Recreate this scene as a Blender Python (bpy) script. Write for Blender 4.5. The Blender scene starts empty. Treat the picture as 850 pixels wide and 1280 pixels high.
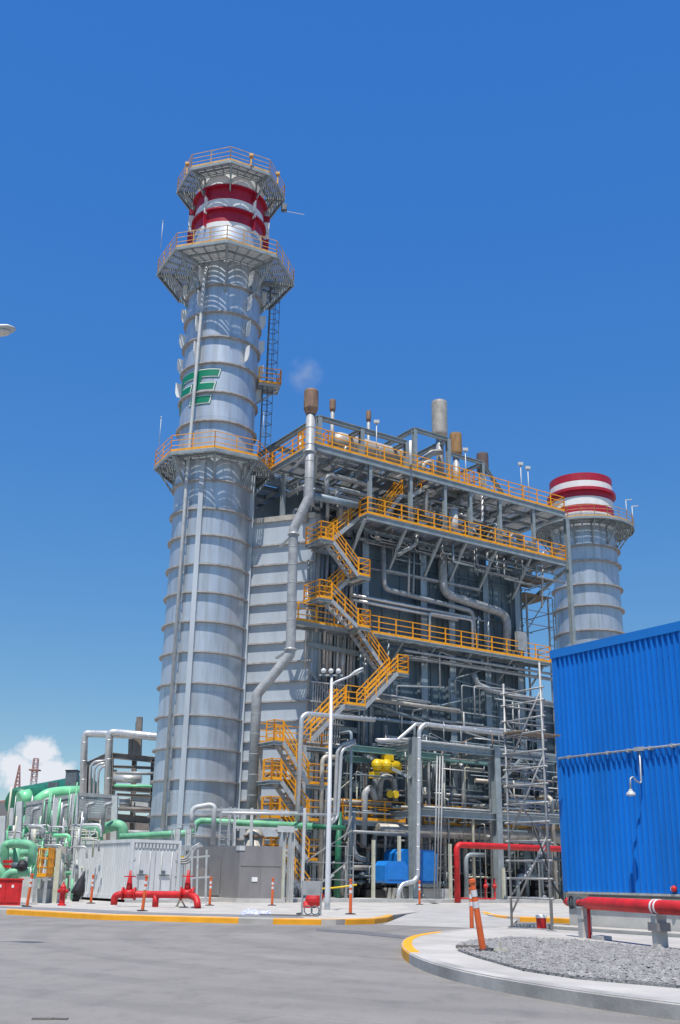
import bpy, math, random
from math import sin, cos, pi, radians, tan, atan2, sqrt
from mathutils import Vector as V
random.seed(7)
scene = bpy.context.scene
COL = scene.collection
# ---------------------------------------------------------------- camera model
F, CX, CY, PITCH, ROLL, CAMH = 1309., 425., 640., radians(19.36), 0.0174, 1.25
cam_f = V((0, cos(PITCH), sin(PITCH)))
r0 = V((1, 0, 0)); u0 = V((0, -sin(PITCH), cos(PITCH)))
cam_r = cos(ROLL)*r0 + sin(ROLL)*u0
cam_u = -sin(ROLL)*r0 + cos(ROLL)*u0
CAM = V((0, 0, CAMH))
def ray(x, y): return cam_f + (x-CX)/F*cam_r - (y-CY)/F*cam_u
def pg(x, y, z=0.0):
    d = ray(x, y); return CAM + d*((z-CAMH)/d.z)
def pY(x, y, Y):
    d = ray(x, y); return CAM + d*(Y/d.y)
Z = V((0, 0, 1))
# plant axes: UU along the boiler front (to the right and away), VV into the boiler
UU = V((sin(radians(56.6)), cos(radians(56.6)), 0)); VV = V((-UU.y, UU.x, 0))
C0 = V((-2.1, 60, 0))
def W(u, v, z): return C0 + UU*u + VV*v + Z*z
def pv(x, y, v):
    d = ray(x, y); t = (C0 + VV*v - CAM).dot(VV)/d.dot(VV); return CAM + d*t
def uz(x, y, v):
    q = pv(x, y, v); return (q-C0).dot(UU), q.z

# ---------------------------------------------------------------- materials
def lin(c):
    def f(x): return x/12.92 if x <= .04045 else ((x+.055)/1.055)**2.4
    if isinstance(c, str):
        c = [int(c[i:i+2], 16)/255 for i in (0, 2, 4)]; return tuple(f(x) for x in c)
    return tuple(c)
def mat(name, c, rough=.5, metal=0., var=.18, scale=1.5, streak=0., bump=0., bscale=40., c2=None, coat=0.):
    m = bpy.data.materials.new(name); m.use_nodes = True
    n = m.node_tree.nodes; l = m.node_tree.links; b = n['Principled BSDF']
    c = lin(c)
    tc = n.new('ShaderNodeTexCoord'); no = n.new('ShaderNodeTexNoise')
    no.inputs['Scale'].default_value = scale; no.inputs['Detail'].default_value = 6; no.inputs['Roughness'].default_value = .65
    if streak:
        mp = n.new('ShaderNodeMapping'); mp.inputs['Scale'].default_value = (1, 1, streak)
        l.new(tc.outputs['Object'], mp.inputs['Vector']); l.new(mp.outputs[0], no.inputs['Vector'])
    else:
        l.new(tc.outputs['Object'], no.inputs['Vector'])
    rp = n.new('ShaderNodeValToRGB'); e = rp.color_ramp.elements
    d = c2 and lin(c2) or tuple(x*(1-2*var) for x in c)
    e[0].position = .3; e[0].color = (*[max(x, 0) for x in d], 1)
    e[1].position = .66; e[1].color = (*[min(x*(1+var*.35), 1) for x in c], 1)
    l.new(no.outputs['Fac'], rp.inputs[0]); l.new(rp.outputs[0], b.inputs['Base Color'])
    b.inputs['Roughness'].default_value = rough; b.inputs['Metallic'].default_value = metal
    if coat: b.inputs['Coat Weight'].default_value = coat
    if bump:
        n2 = n.new('ShaderNodeTexNoise'); n2.inputs['Scale'].default_value = bscale; n2.inputs['Detail'].default_value = 5
        l.new(tc.outputs['Object'], n2.inputs['Vector'])
        bp = n.new('ShaderNodeBump'); bp.inputs['Strength'].default_value = bump; bp.inputs['Distance'].default_value = .02
        l.new(n2.outputs['Fac'], bp.inputs['Height']); l.new(bp.outputs[0], b.inputs['Normal'])
    return m
M = dict(
 stack=mat('silver_stack_paint', (.46, .51, .555), .5, .0, .10, .9, .25),
 ring=mat('weathered_flange', (.42, .40, .38), .6, .1, .22, 3),
 white=mat('white_paint', (.78, .78, .76), .45, 0, .06, 2, .3),
 red=mat('red_paint', (.60, .014, .016), .55, 0, .2, 2.5, bump=.08, bscale=14),
 bandred=mat('band_red_paint', (.42, .012, .035), .45, 0, .12, 2, .3),
 steel=mat('grey_blue_steel', (.29, .335, .35), .5, .1, .14, 2),
 dsteel=mat('dark_steel', (.13, .16, .18), .55, .1, .2, 2),
 casing=mat('boiler_casing', (.12, .17, .20), .5, .1, .22, .8, .3),
 casing2=mat('boiler_column_paint', (.25, .32, .365), .5, .1, .18, 1.2, .3),
 tube=mat('scaffold_tube', (.36, .36, .35), .5, .2, .2, 5),
 galv=mat('galvanised_steel', (.50, .51, .50), .45, .35, .16, 5),
 grate=mat('galvanised_grating', (.46, .46, .44), .5, .3, .12, 5),
 alu=mat('aluminium_cladding', (.62, .62, .61), .4, .55, .10, 3),
 lag=mat('lagged_pipe', (.37, .38, .38), .5, .1, .18, 2),
 tanlag=mat('tan_lagging', (.48, .44, .38), .5, .15, .18, 2),
 orange=mat('orange_safety_paint', (.90, .375, .006), .55, 0, .16, 3),
 tan=mat('faded_railing_paint', (.66, .38, .12), .6, 0, .2, 3),
 rust=mat('rusty_metal', (.33, .20, .12), .75, .1, .28, 2.5, .4, c2=(.12, .08, .07)),
 rusto=mat('rusty_orange_metal', (.42, .24, .09), .7, .1, .2, 2.5, .4, c2=(.22, .12, .06)),
 rustd=mat('dark_rusty_metal', (.17, .12, .11), .75, .1, .25, 2.5, .4, c2=(.08, .06, .06)),
 green=mat('green_paint', (.19, .50, .29), .55, 0, .2, 2),
 dgreen=mat('deep_green_paint', (.02, .16, .085), .45, 0, .2, 1.2),
 lgreen=mat('light_green_paint', (.22, .66, .34), .35, 0, .12, 1.2),
 teal=mat('teal_paint', (.16, .30, .28), .5, 0, .15, 2),
 blue=mat('blue_cladding', (.0, .175, .63), .5, 0, .13, .9, .15),
 blue2=mat('blue_machine_paint', (.01, .20, .62), .42, 0, .12, 2),
 concrete=mat('pale_concrete', (.46, .435, .395), .85, 0, .14, .8, bump=.25, bscale=30),
 kerbc=mat('kerb_concrete', (.46, .44, .41), .85, 0, .22, .7, bump=.12, bscale=30, c2=(.22, .215, .20)),
 kerby=mat('yellow_kerb_paint', (.88, .39, .012), .65, 0, .10, 2.0, bump=.2),
 asphalt=None,
 gravel=mat('gravel_bed', (.30, .30, .30), .95, 0, .35, 22, bump=1.0, bscale=26),
 stone=mat('gravel_stone', (.31, .30, .292), .9, 0, .4, 9, c2=(.12, .117, .115)),
 plinth=mat('plinth_concrete', (.50, .49, .46), .85, 0, .14, 1.2, bump=.2),
 cab=mat('beige_grey_panel', (.245, .233, .23), .55, .15, .10, 1.5, .4),
 cont=mat('container_paint', (.66, .67, .66), .5, 0, .12, 1.5, .3),
 black=mat('black_tarpaulin', (.022, .023, .027), .6, 0, .3, 3),
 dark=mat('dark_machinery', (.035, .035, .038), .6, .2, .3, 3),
 plank=mat('scaffold_plank', (.27, .21, .15), .8, 0, .25, 6),
 cone=mat('delineator_orange', (.72, .13, .03), .55, 0, .12, 4),
 refl=mat('reflective_band', (.66, .66, .66), .4, 0, .08, 6),
 lampw=mat('lamp_pole_paint', (.58, .59, .60), .4, .1, .06, 3),
 glass=mat('lamp_lens', (.65, .65, .60), .15, 0, .1, 6),
 cream=mat('cream_post_paint', (.55, .54, .42), .55, 0, .12, 3),
 lgrey=mat('light_grey_paint', (.55, .56, .55), .5, .05, .12, 2),
 brown=mat('brown_grey_steel', (.24, .21, .19), .6, .1, .2, 1.5),
 yellow=mat('hoist_yellow', (.75, .50, .01), .4, 0, .1, 4),
 mastred_hazed=mat('mast_red_hazed', (.42, .20, .17), .6, 0, .1, 2),  # red paled in the colour to suggest distance haze
 letter=mat('letter_green', (.0, .22, .11), .45, 0, .08, 3),
)
def asphalt():
    m = bpy.data.materials.new('worn_road'); m.use_nodes = True
    n = m.node_tree.nodes; l = m.node_tree.links; b = n['Principled BSDF']
    tc = n.new('ShaderNodeTexCoord')
    def noise(s, sc=(1, 1, 1), det=6, rot=0):
        mp = n.new('ShaderNodeMapping'); mp.inputs['Scale'].default_value = sc; mp.inputs['Rotation'].default_value = (0, 0, rot)
        l.new(tc.outputs['Object'], mp.inputs[0])
        o = n.new('ShaderNodeTexNoise'); o.inputs['Scale'].default_value = s; o.inputs['Detail'].default_value = det
        o.inputs['Roughness'].default_value = .68
        l.new(mp.outputs[0], o.inputs['Vector']); return o.outputs['Fac']
    def ramp(f, p0, c0, p1, c1):
        r = n.new('ShaderNodeValToRGB'); e = r.color_ramp.elements
        e[0].position = p0; e[0].color = (*c0, 1); e[1].position = p1; e[1].color = (*c1, 1); l.new(f, r.inputs[0]); return r.outputs[0]
    def mul(a, b_, f=1):
        x = n.new('ShaderNodeMix'); x.data_type = 'RGBA'; x.blend_type = 'MULTIPLY'; x.inputs[0].default_value = f
        l.new(a, x.inputs[6]); l.new(b_, x.inputs[7]); return x.outputs[2]
    base = ramp(noise(.35), .3, (.222, .206, .187), .7, (.268, .250, .228))
    fine = ramp(noise(38, det=4), .25, (.80, .80, .80), .75, (1.1, 1.1, 1.1))
    trk = ramp(noise(.22, (.35, 1.2, 1), 3, radians(-30)), .40, (.88, .88, .885), .64, (1.04, 1.04, 1.035))
    blot = ramp(noise(2.2, (1, .5, 1), 5, .4), .30, (.82, .82, .83), .5, (1, 1, 1))
    vo = n.new('ShaderNodeTexVoronoi'); vo.feature = 'DISTANCE_TO_EDGE'; vo.inputs['Scale'].default_value = .22
    wz = n.new('ShaderNodeTexNoise'); wz.inputs['Scale'].default_value = 1.2; wz.inputs['Detail'].default_value = 6; l.new(tc.outputs['Object'], wz.inputs['Vector'])
    wm = n.new('ShaderNodeMix'); wm.data_type = 'RGBA'; wm.blend_type = 'ADD'; wm.inputs[0].default_value = .9; l.new(tc.outputs['Object'], wm.inputs[6]); l.new(wz.outputs['Color'], wm.inputs[7]); l.new(wm.outputs[2], vo.inputs['Vector'])
    crk = ramp(vo.outputs['Distance'], .0, (.95, .95, .95), .006, (1, 1, 1))
    oil = ramp(noise(.9, (1, 1, 1), 3, .9), .24, (.72, .72, .73), .33, (1, 1, 1))
    bm = n.new('ShaderNodeMapping'); bm.inputs['Rotation'].default_value = (0, 0, radians(33)); l.new(tc.outputs['Object'], bm.inputs[0])
    bk = n.new('ShaderNodeTexBrick'); bk.inputs['Scale'].default_value = 1; bk.inputs['Brick Width'].default_value = 6.5; bk.inputs['Row Height'].default_value = 4.2; bk.inputs['Mortar Size'].default_value = .018; bk.inputs['Mortar Smooth'].default_value = .5
    bk.inputs['Color1'].default_value = (1.03, 1.03, 1.03, 1); bk.inputs['Color2'].default_value = (.965, .965, .97, 1); bk.inputs['Mortar'].default_value = (.80, .80, .80, 1); l.new(bm.outputs[0], bk.inputs['Vector'])
    wv = n.new('ShaderNodeTexWave'); wv.wave_type = 'RINGS'; wv.rings_direction = 'Z'; wv.inputs['Scale'].default_value = .16; wv.inputs['Distortion'].default_value = 1.5; wv.inputs['Detail'].default_value = 2; wv.inputs['Detail Scale'].default_value = .6
    om = n.new('ShaderNodeMapping'); om.inputs['Location'].default_value = (-9, -22, 0); l.new(tc.outputs['Object'], om.inputs[0]); l.new(om.outputs[0], wv.inputs['Vector'])
    tyre = ramp(wv.outputs['Fac'], .10, (.90, .90, .905), .32, (1, 1, 1))
    l.new(mul(mul(mul(mul(mul(mul(mul(base, fine), trk), blot), crk), oil), bk.outputs['Color']), tyre), b.inputs['Base Color'])
    b.inputs['Roughness'].default_value = .85
    bp = n.new('ShaderNodeBump'); bp.inputs['Strength'].default_value = .3; bp.inputs['Distance'].default_value = .01
    l.new(noise(60), bp.inputs['Height']); l.new(bp.outputs[0], b.inputs['Normal'])
    return m
M['asphalt'] = asphalt()

def plated(m, rad, bw, bh, zoff):
    n = m.node_tree.nodes; l = m.node_tree.links; b = n['Principled BSDF']; src = b.inputs['Base Color'].links[0].from_socket
    tc = n.new('ShaderNodeTexCoord'); sp = n.new('ShaderNodeSeparateXYZ'); l.new(tc.outputs['Object'], sp.inputs[0])
    at = n.new('ShaderNodeMath'); at.operation = 'ARCTAN2'; l.new(sp.outputs[1], at.inputs[0]); l.new(sp.outputs[0], at.inputs[1])
    ml = n.new('ShaderNodeMath'); ml.operation = 'MULTIPLY'; ml.inputs[1].default_value = rad; l.new(at.outputs[0], ml.inputs[0])
    az = n.new('ShaderNodeMath'); az.operation = 'ADD'; az.inputs[1].default_value = zoff; l.new(sp.outputs[2], az.inputs[0])
    cb = n.new('ShaderNodeCombineXYZ'); l.new(ml.outputs[0], cb.inputs[0]); l.new(az.outputs[0], cb.inputs[1])
    br = n.new('ShaderNodeTexBrick'); br.inputs['Scale'].default_value = 1; br.inputs['Brick Width'].default_value = bw; br.inputs['Row Height'].default_value = bh
    br.inputs['Mortar Size'].default_value = .012; br.inputs['Mortar Smooth'].default_value = .4; br.inputs['Color1'].default_value = (1.03, 1.03, 1.03, 1); br.inputs['Color2'].default_value = (.93, .935, .945, 1); br.inputs['Mortar'].default_value = (.74, .73, .72, 1)
    l.new(cb.outputs[0], br.inputs['Vector'])
    # dirt runs: noise stretched down the plates
    mp = n.new('ShaderNodeMapping'); mp.inputs['Scale'].default_value = (1, .09, 1); l.new(cb.outputs[0], mp.inputs[0])
    no = n.new('ShaderNodeTexNoise'); no.inputs['Scale'].default_value = 2.6; no.inputs['Detail'].default_value = 6; l.new(mp.outputs[0], no.inputs['Vector'])
    rp = n.new('ShaderNodeValToRGB'); e = rp.color_ramp.elements; e[0].position = .33; e[0].color = (.80, .775, .75, 1); e[1].position = .55; e[1].color = (1, 1, 1, 1); l.new(no.outputs['Fac'], rp.inputs[0])
    x = src
    for o in (br.outputs['Color'], rp.outputs[0]):
        mx = n.new('ShaderNodeMix'); mx.data_type = 'RGBA'; mx.blend_type = 'MULTIPLY'; mx.inputs[0].default_value = 1; l.new(x, mx.inputs[6]); l.new(o, mx.inputs[7]); x = mx.outputs[2]
    l.new(x, b.inputs['Base Color'])
M['stackplate'] = mat('silver_stack_plates', (.58, .63, .68), .42, .55, .08, .9, .25); plated(M['stackplate'], 2.5, 3.9, 1.98, .2)
M['stackplate2'] = mat('silver_stack_plates_wide', (.52, .57, .62), .42, .55, .08, .9, .25); plated(M['stackplate2'], 3.2, 5, 2.4, .2)
# ---------------------------------------------------------------- mesh builder
LOC = {}
class MB:
    def __init__(s): s.v = []; s.f = []; s.sm = []
    def add(s, vs, fs, smooth=False):
        k = len(s.v); s.v += [V(p) for p in vs]; s.f += [tuple(i+k for i in f) for f in fs]; s.sm += [smooth]*len(fs); return s
    def hexa(s, a, b):        # two quads
        return s.add(list(a)+list(b), [(3, 2, 1, 0), (4, 5, 6, 7), (0, 1, 5, 4), (1, 2, 6, 5), (2, 3, 7, 6), (3, 0, 4, 7)])
    def box(s, o, ax, ay, az):
        o, ax, ay, az = V(o), V(ax), V(ay), V(az)
        return s.hexa((o, o+ax, o+ax+ay, o+ay), (o+az, o+ax+az, o+ax+ay+az, o+ay+az))
    def bar(s, p, q, w, h=None, up=Z):
        p, q = V(p), V(q); d = (q-p)
        if d.length < 1e-6: return s
        d.normalize(); h = h or w
        a = d.cross(up)
        if a.length < 1e-3: a = d.cross(V((UU.x, UU.y, 0)))
        a.normalize(); b = a.cross(d); a = a*w/2; b = b*h/2
        return s.hexa((p-a-b, p+a-b, p+a+b, p-a+b), (q-a-b, q+a-b, q+a+b, q-a+b))
    def ibeam(s, p, q, w, h, t=.04, up=Z):
        p, q = V(p), V(q); d = (q-p).normalized(); a = d.cross(up)
        if a.length < 1e-3: a = d.cross(UU)
        a.normalize(); b = a.cross(d)
        s.bar(p+b*(h/2-t/2), q+b*(h/2-t/2), w, t, up); s.bar(p-b*(h/2-t/2), q-b*(h/2-t/2), w, t, up)
        return s.bar(p, q, t, h-2*t, up)
    def sweep(s, pts, r, n=8, cap=True):
        pts = [V(p) for p in pts]; rs = r if isinstance(r, (list, tuple)) else [r]*len(pts)
        k = len(s.v); N = len(pts); d = (pts[1]-pts[0]).normalized()
        a = d.cross(Z)
        if a.length < .05: a = d.cross(V((.3, 1, 0)))
        a.normalize()
        for i, p in enumerate(pts):
            dd = (pts[min(i+1, N-1)]-pts[max(i-1, 0)]).normalized()
            a = (a-dd*a.dot(dd)).normalized(); b = dd.cross(a)
            for j in range(n):
                t = 2*pi*j/n; s.v.append(p+(a*cos(t)+b*sin(t))*rs[i])
        for i in range(N-1):
            for j in range(n):
                s.f.append((k+i*n+j, k+i*n+(j+1) % n, k+(i+1)*n+(j+1) % n, k+(i+1)*n+j)); s.sm.append(True)
        if cap:
            s.f.append(tuple(k+j for j in reversed(range(n)))); s.f.append(tuple(k+(N-1)*n+j for j in range(n))); s.sm += [False, False]
        return s
    def tube(s, pts, r, n=10, bend=None):
        return s.sweep(rounded(pts, bend if bend is not None else r*3), r, n)
    def cyl(s, p, q, r, r2=None, n=20): return s.sweep([p, q], [r, r if r2 is None else r2], n)
    def lathe(s, c, prof, n=32, a0=0, a1=2*pi, smooth=True):    # prof: (r, z) from bottom to top, outside
        c = V(c); full = abs(a1-a0-2*pi) < 1e-6; m = n if full else n+1
        for (pa, pb) in zip(prof[:-1], prof[1:]):
            k = len(s.v)
            for (r, z) in (pa, pb):
                for j in range(m):
                    t = a0+(a1-a0)*j/n; s.v.append(c+V((r*cos(t), r*sin(t), z)))
            for j in range(n if full else m-1):
                jj = (j+1) % m; s.f.append((k+j, k+jj, k+m+jj, k+m+j)); s.sm.append(smooth)
        return s
    def sphere(s, c, r, n=12, sc=(1, 1, 1), half=False):
        c = V(c); a0 = 0 if half else -pi/2; K = 7
        prof = [(max(r*cos(a0+(pi/2-a0)*i/K), 1e-4), r*sin(a0+(pi/2-a0)*i/K)) for i in range(K+1)]
        k = len(s.v); s.lathe((0, 0, 0), prof, n)
        for i in range(k, len(s.v)):
            q = s.v[i]; s.v[i] = c+V((q.x*sc[0], q.y*sc[1], q.z*sc[2]))
        return s
    def prism(s, poly, z0, z1):
        n = len(poly); return s.add([(p[0], p[1], z0) for p in poly]+[(p[0], p[1], z1) for p in poly],
            [tuple(reversed(range(n))), tuple(range(n, 2*n))]+[(i, (i+1) % n, n+(i+1) % n, n+i) for i in range(n)])
    def extr(s, poly, vec):    # planar polygon in 3D extruded along vec
        n = len(poly); vec = V(vec); p = [V(q) for q in poly]
        return s.add(p+[q+vec for q in p], [tuple(reversed(range(n))), tuple(range(n, 2*n))]+[(i, (i+1) % n, n+(i+1) % n, n+i) for i in range(n)])
    def build(s, name, m, parent=None, label=None):
        if parent is None:
            xs = [p.x for p in s.v]; ys = [p.y for p in s.v]; o = V(((min(xs)+max(xs))/2, (min(ys)+max(ys))/2, min(p.z for p in s.v)))
        else: o = LOC[parent.name]
        me = bpy.data.meshes.new(name); me.from_pydata([p-o for p in s.v], [], s.f); me.polygons.foreach_set('use_smooth', s.sm)
        me.materials.append(M[m] if isinstance(m, str) else m); me.update()
        ob = bpy.data.objects.new(name, me); COL.objects.link(ob); LOC[ob.name] = o
        if parent is None: ob.location = o
        else: ob.parent = parent
        if label: ob['label'] = label
        return ob
def rounded(pts, rb, k=5):
    pts = [V(p) for p in pts]; out = [pts[0]]
    for i in range(1, len(pts)-1):
        a, b, c = pts[i-1], pts[i], pts[i+1]; d1 = (b-a); d2 = (c-b); l1, l2 = d1.length, d2.length; d1.normalize(); d2.normalize()
        ang = d1.angle(d2, 0)
        t = min(rb*tan(ang/2), .49*l1, .49*l2)
        if ang < .02: out.append(b); continue
        p, q = b-d1*t, b+d2*t
        for j in range(k+1):
            f = j/k; out.append(p*(1-f)**2+b*2*f*(1-f)+q*f*f)
    out.append(pts[-1]); res = [out[0]]
    for p in out[1:]:
        if (p-res[-1]).length > 1e-4: res.append(p)
    return res
def tag(o, label=None, cat=None, group=None, kind=None):
    if label: o['label'] = label
    if cat: o['category'] = cat
    if group: o['group'] = group
    if kind: o['kind'] = kind
    return o
def thing(name, label, cat, loc, group=None):
    o = bpy.data.objects.new(name, None); o.empty_display_size = .3; COL.objects.link(o); o.location = loc; LOC[o.name] = V(loc)
    return tag(o, label, cat, group)
def dup(root, loc, label=None, rot=None):
    r = root.copy(); COL.objects.link(r); r.location = loc
    if rot: r.rotation_euler = rot
    if label: r['label'] = label
    for ch in list(root.children):
        c = ch.copy(); COL.objects.link(c); c.parent = r
        for g in list(ch.children):
            d = g.copy(); COL.objects.link(d); d.parent = c
    return r
def struct(mb, name, m): return tag(mb.build(name, m), kind='structure')
def one(mb, name, m, label, cat, group=None): return tag(mb.build(name, m), label, cat, group)

# ---------------------------------------------------------------- generic makers
def rail(pts, h=1.1, closed=False, step=1.35, w=.058, lv=(1.1, .74, .38), toe=True):
    mb = MB(); pts = [V(p) for p in pts]; P = pts+[pts[0]] if closed else pts
    for a, b in zip(P[:-1], P[1:]):
        L = (b-a).length; n = max(1, round(L/step)); d = (b-a)
        for i in range(n+1):
            q = a+d*(i/n); mb.bar(q, q+Z*h, w*1.15)
        for z in lv: mb.bar(a+Z*z, b+Z*z, w*.85)
        if toe: mb.bar(a+Z*.07, b+Z*.07, .025, .15)
    return mb
def grating(mb, o, a, b, sw=.055, gap=.075, t=.04):     # slats along a, stepped along b
    o, a, b = V(o), V(a), V(b); L = b.length; bd = b.normalized(); n = max(1, int(L/(sw+gap)))
    st = L/n; big = L > 1.9 and a.length > 4; pn = max(1, int(a.length/1.25)) if big else 1; pg_ = .09 if big else 0
    for i in range(n):
        if big and i % 16 == 15: continue
        for k in range(pn):
            o_ = o+a*(k/pn)+bd*(st*i+gap/2); mb.box(o_, a/pn-a.normalized()*pg_, bd*(st-gap), Z*-t)
    m = max(1, int(a.length/1.1))
    for i in range(m+1): mb.bar(o+a*(i/m)-Z*.05, o+a*(i/m)+b-Z*.05, .05, .05)
    return mb
def platform(name, label, cat, u0, u1, v0, v1, z, sides='f', group=None, beam=.24, dense=False, toe=True, gaps=None):
    root = thing(name, label, cat, W((u0+u1)/2, (v0+v1)/2, z-beam), group)
    grating(MB(), W(u0, v0, z), UU*(u1-u0), VV*(v1-v0)).build('deck', 'grate', root)
    fr = MB(); zb = z-.05-beam/2
    for v in (v0+.06, v1-.06): fr.ibeam(W(u0, v, zb), W(u1, v, zb), .14, beam, .03)
    n = max(1, round((u1-u0)/2.2))
    for i in range(n+1):
        u = u0+.06+(u1-u0-.12)*i/n; fr.ibeam(W(u, v0+.14, zb), W(u, v1-.14, zb), .12, beam*.9, .03)
    if (v1-v0) > 3:
        k = round((v1-v0)/1.6)
        for i in range(1, k): fr.ibeam(W(u0+.14, v0+(v1-v0)*i/k, zb-.01), W(u1-.14, v0+(v1-v0)*i/k, zb-.01), .1, beam*.7, .03)
    fr.build('frame', 'steel', root)
    e = .03
    seg = dict(f=(W(u0+e, v0+e, z), W(u1-e, v0+e, z)), b=(W(u0+e, v1-e, z), W(u1-e, v1-e, z)),
               l=(W(u0+e, v0+e, z), W(u0+e, v1-e, z)), r=(W(u1-e, v0+e, z), W(u1-e, v1-e, z)))
    for s in sides:
        if s in seg: rail(seg[s], toe=toe).build('railing', 'orange', root)
    if gaps:
        for a, b in gaps: rail((a, b), toe=toe).build('railing', 'orange', root)
    return root
def flight(label, p0, p1, side, width=.85, group='orange railed stair flights on the boiler', treads=None):
    p0, p1 = V(p0), V(p1); side = V(side).normalized()*width
    lo, hi = (p0, p1) if p0.z < p1.z else (p1, p0)
    root = thing('stair_flight', label, 'stairs', lo+side/2, group)
    for k in (0, 1):
        MB().bar(lo+side*k-Z*.08, hi+side*k-Z*.08, .05, .24).build('stringer', 'galv', root)
    t = MB(); n = treads or max(4, int((hi-lo).z/.24)); run = (hi-lo); run.z = 0; rd = run.normalized()
    for i in range(n):
        q = lo+(hi-lo)*((i+.5)/n); t.box(q-rd*.12+side*.04, rd*.24, side*.92, Z*-.035)
    t.build('treads', 'grate', root)
    for k in (0, 1):
        m = MB(); a, b = lo+side*k, hi+side*k; L = (b-a).length; c = max(2, round(L/1.3))
        for i in range(c+1):
            q = a+(b-a)*i/c; m.bar(q-Z*.05, q+Z*1.0, .06)
        for z in (1.0, .7, .4): m.bar(a+Z*z, b+Z*z, .05)
        m.build('handrail', 'orange', root)
    return root
SMALL = {}
SMALLG = ('slim pipes below the middle walkway', 'hanger lines under the second walkway', 'thin lines on the boiler roof')
SMALLR = ('bent pipes at the boiler foot', 'level pipes at the boiler foot', 'tangled pipes under the roof deck', 'small pipes in the left jumble', 'level lines below the middle walkway')
def small(pts, r, m, bend, n=6):
    b = SMALL.setdefault(m, MB()); b.sweep(rounded(pts, bend), r, n)
def build_small():
    me = bpy.data.meshes.new('small_bore_pipework'); vs, fs, mi, sm = [], [], [], []
    for i, (m, b) in enumerate(SMALL.items()):
        me.materials.append(M[m]); k = len(vs); vs += b.v; fs += [tuple(j+k for j in f) for f in b.f]; mi += [i]*len(b.f); sm += b.sm
    o = W(10, 0, .35); me.from_pydata([v-o for v in vs], [], fs); me.polygons.foreach_set('use_smooth', sm); me.polygons.foreach_set('material_index', mi)
    ob = bpy.data.objects.new('small_bore_pipework', me); COL.objects.link(ob); ob.location = o
    tag(ob, 'fine tangle of countless thin pipes and hangers all over the boiler and the racks', 'pipework', kind='stuff')
def pipe(label, pts, r, m='lag', bend=None, bands=0, group=None, name='pipe', n=12, bm=None, cat='pipe'):
    if group in SMALLG or (group in SMALLR and r < .085): return small(pts, r, m, bend if bend is not None else r*3)
    P = rounded(pts, bend if bend is not None else r*3)
    if not bands: return one(MB().sweep(P, r, n), name, m, label, cat, group)
    b = MB().sweep(P, r, n); acc = 0; nxt = bands*.5
    for a, c in zip(P[:-1], P[1:]):
        L = (c-a).length; d = (c-a).normalized()
        while acc+L > nxt:
            q = a+d*(nxt-acc); b.cyl(q-d*.03, q+d*.03, r*1.03, n=n); nxt += bands
        acc += L
    root = one(b, name, m, label, cat, group)
    return root

# ================================================================ SETTING
def sheet(pts, z): return MB().add([(p[0], p[1], z) for p in pts], [tuple(range(len(pts)))])
struct(sheet([(-2500, -300), (2500, -300), (2500, 4000), (-2500, 4000)], -.03), 'ground', mat('dusty_ground', (.22, .20, .18), .95, 0, .15, .05))
struct(sheet([(-90, -40), (90, -40), (90, 52), (-90, 52)], 0), 'road', 'asphalt')
H = .16
def offs(line, w):      # offset polyline to its left by w (2D)
    out = []; n = len(line)
    for i in range(n):
        a = line[max(i-1, 0)]; b = line[i]; c = line[min(i+1, n-1)]
        d1 = (V((b[0]-a[0], b[1]-a[1])) if i else V((c[0]-b[0], c[1]-b[1]))).normalized()
        d2 = (V((c[0]-b[0], c[1]-b[1])) if i < n-1 else d1).normalized()
        n1 = V((-d1.y, d1.x)); n2 = V((-d2.y, d2.x)); m = (n1+n2).normalized(); k = w/max(m.dot(n1), .4)
        out.append((b[0]+m.x*k, b[1]+m.y*k))
    return out
def smooth2(line, it=2):
    for _ in range(it):
        o = [line[0]]
        for a, b in zip(line[:-1], line[1:]):
            o += [(a[0]*.75+b[0]*.25, a[1]*.75+b[1]*.25), (a[0]*.25+b[0]*.75, a[1]*.25+b[1]*.75)]
        line = o+[line[-1]]
    return line
def kerb(line, h=H, w=.2):
    o = offs(line, -.012); i = offs(line, w); mb = MB(); ch = .025; o2 = offs(line, .02)
    for k in range(len(line)-1):
        a, b, c, d = o[k], o[k+1], i[k+1], i[k]; e, f = o2[k], o2[k+1]; t = h+.006
        mb.add([(*a, 0), (*b, 0), (*b, t-ch), (*a, t-ch), (*f, t), (*e, t), (*c, t), (*d, t), (*c, 0), (*d, 0)],
               [(0, 1, 2, 3), (3, 2, 4, 5), (5, 4, 6, 7), (7, 6, 8, 9)]+([(0, 3, 5, 7, 9)] if k == 0 else [])+([(1, 8, 6, 4, 2)] if k == len(line)-2 else []))
    return mb
g2 = lambda x, y, z=0: tuple(pg(x, y, z)[:2])
# left apron: kerb runs from the left to its rounded tip near the lamp post
L0 = g2(8, 1143); kl = [L0, g2(126, 1150), g2(298, 1154.5)]; km = [kl[-1], g2(341, 1155.5)]
kr = [km[-1], g2(420, 1156.5), g2(468, 1155)]; kt = [kr[-1], g2(484, 1152.6), g2(491, 1150)]
far = (L0[0]-26, L0[1]+9)
line = [far]+kl+km[1:]+kr[1:]+kt[1:]
struct(MB().prism(line+[(3.6, 44), (5.2, 58), (5.2, 95), (-60, 95), (-60, 46)], -.02, H), 'pavement', 'concrete')
struct(kerb([far, L0]), 'kerb', 'kerbc')
struct(kerb(kl), 'kerb', 'kerby'); struct(kerb(smooth2(kr, 1)), 'kerb', 'kerby'); struct(kerb(kt), 'kerb', 'kerby')
struct(kerb(km, H), 'kerb', 'kerbc')
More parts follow.
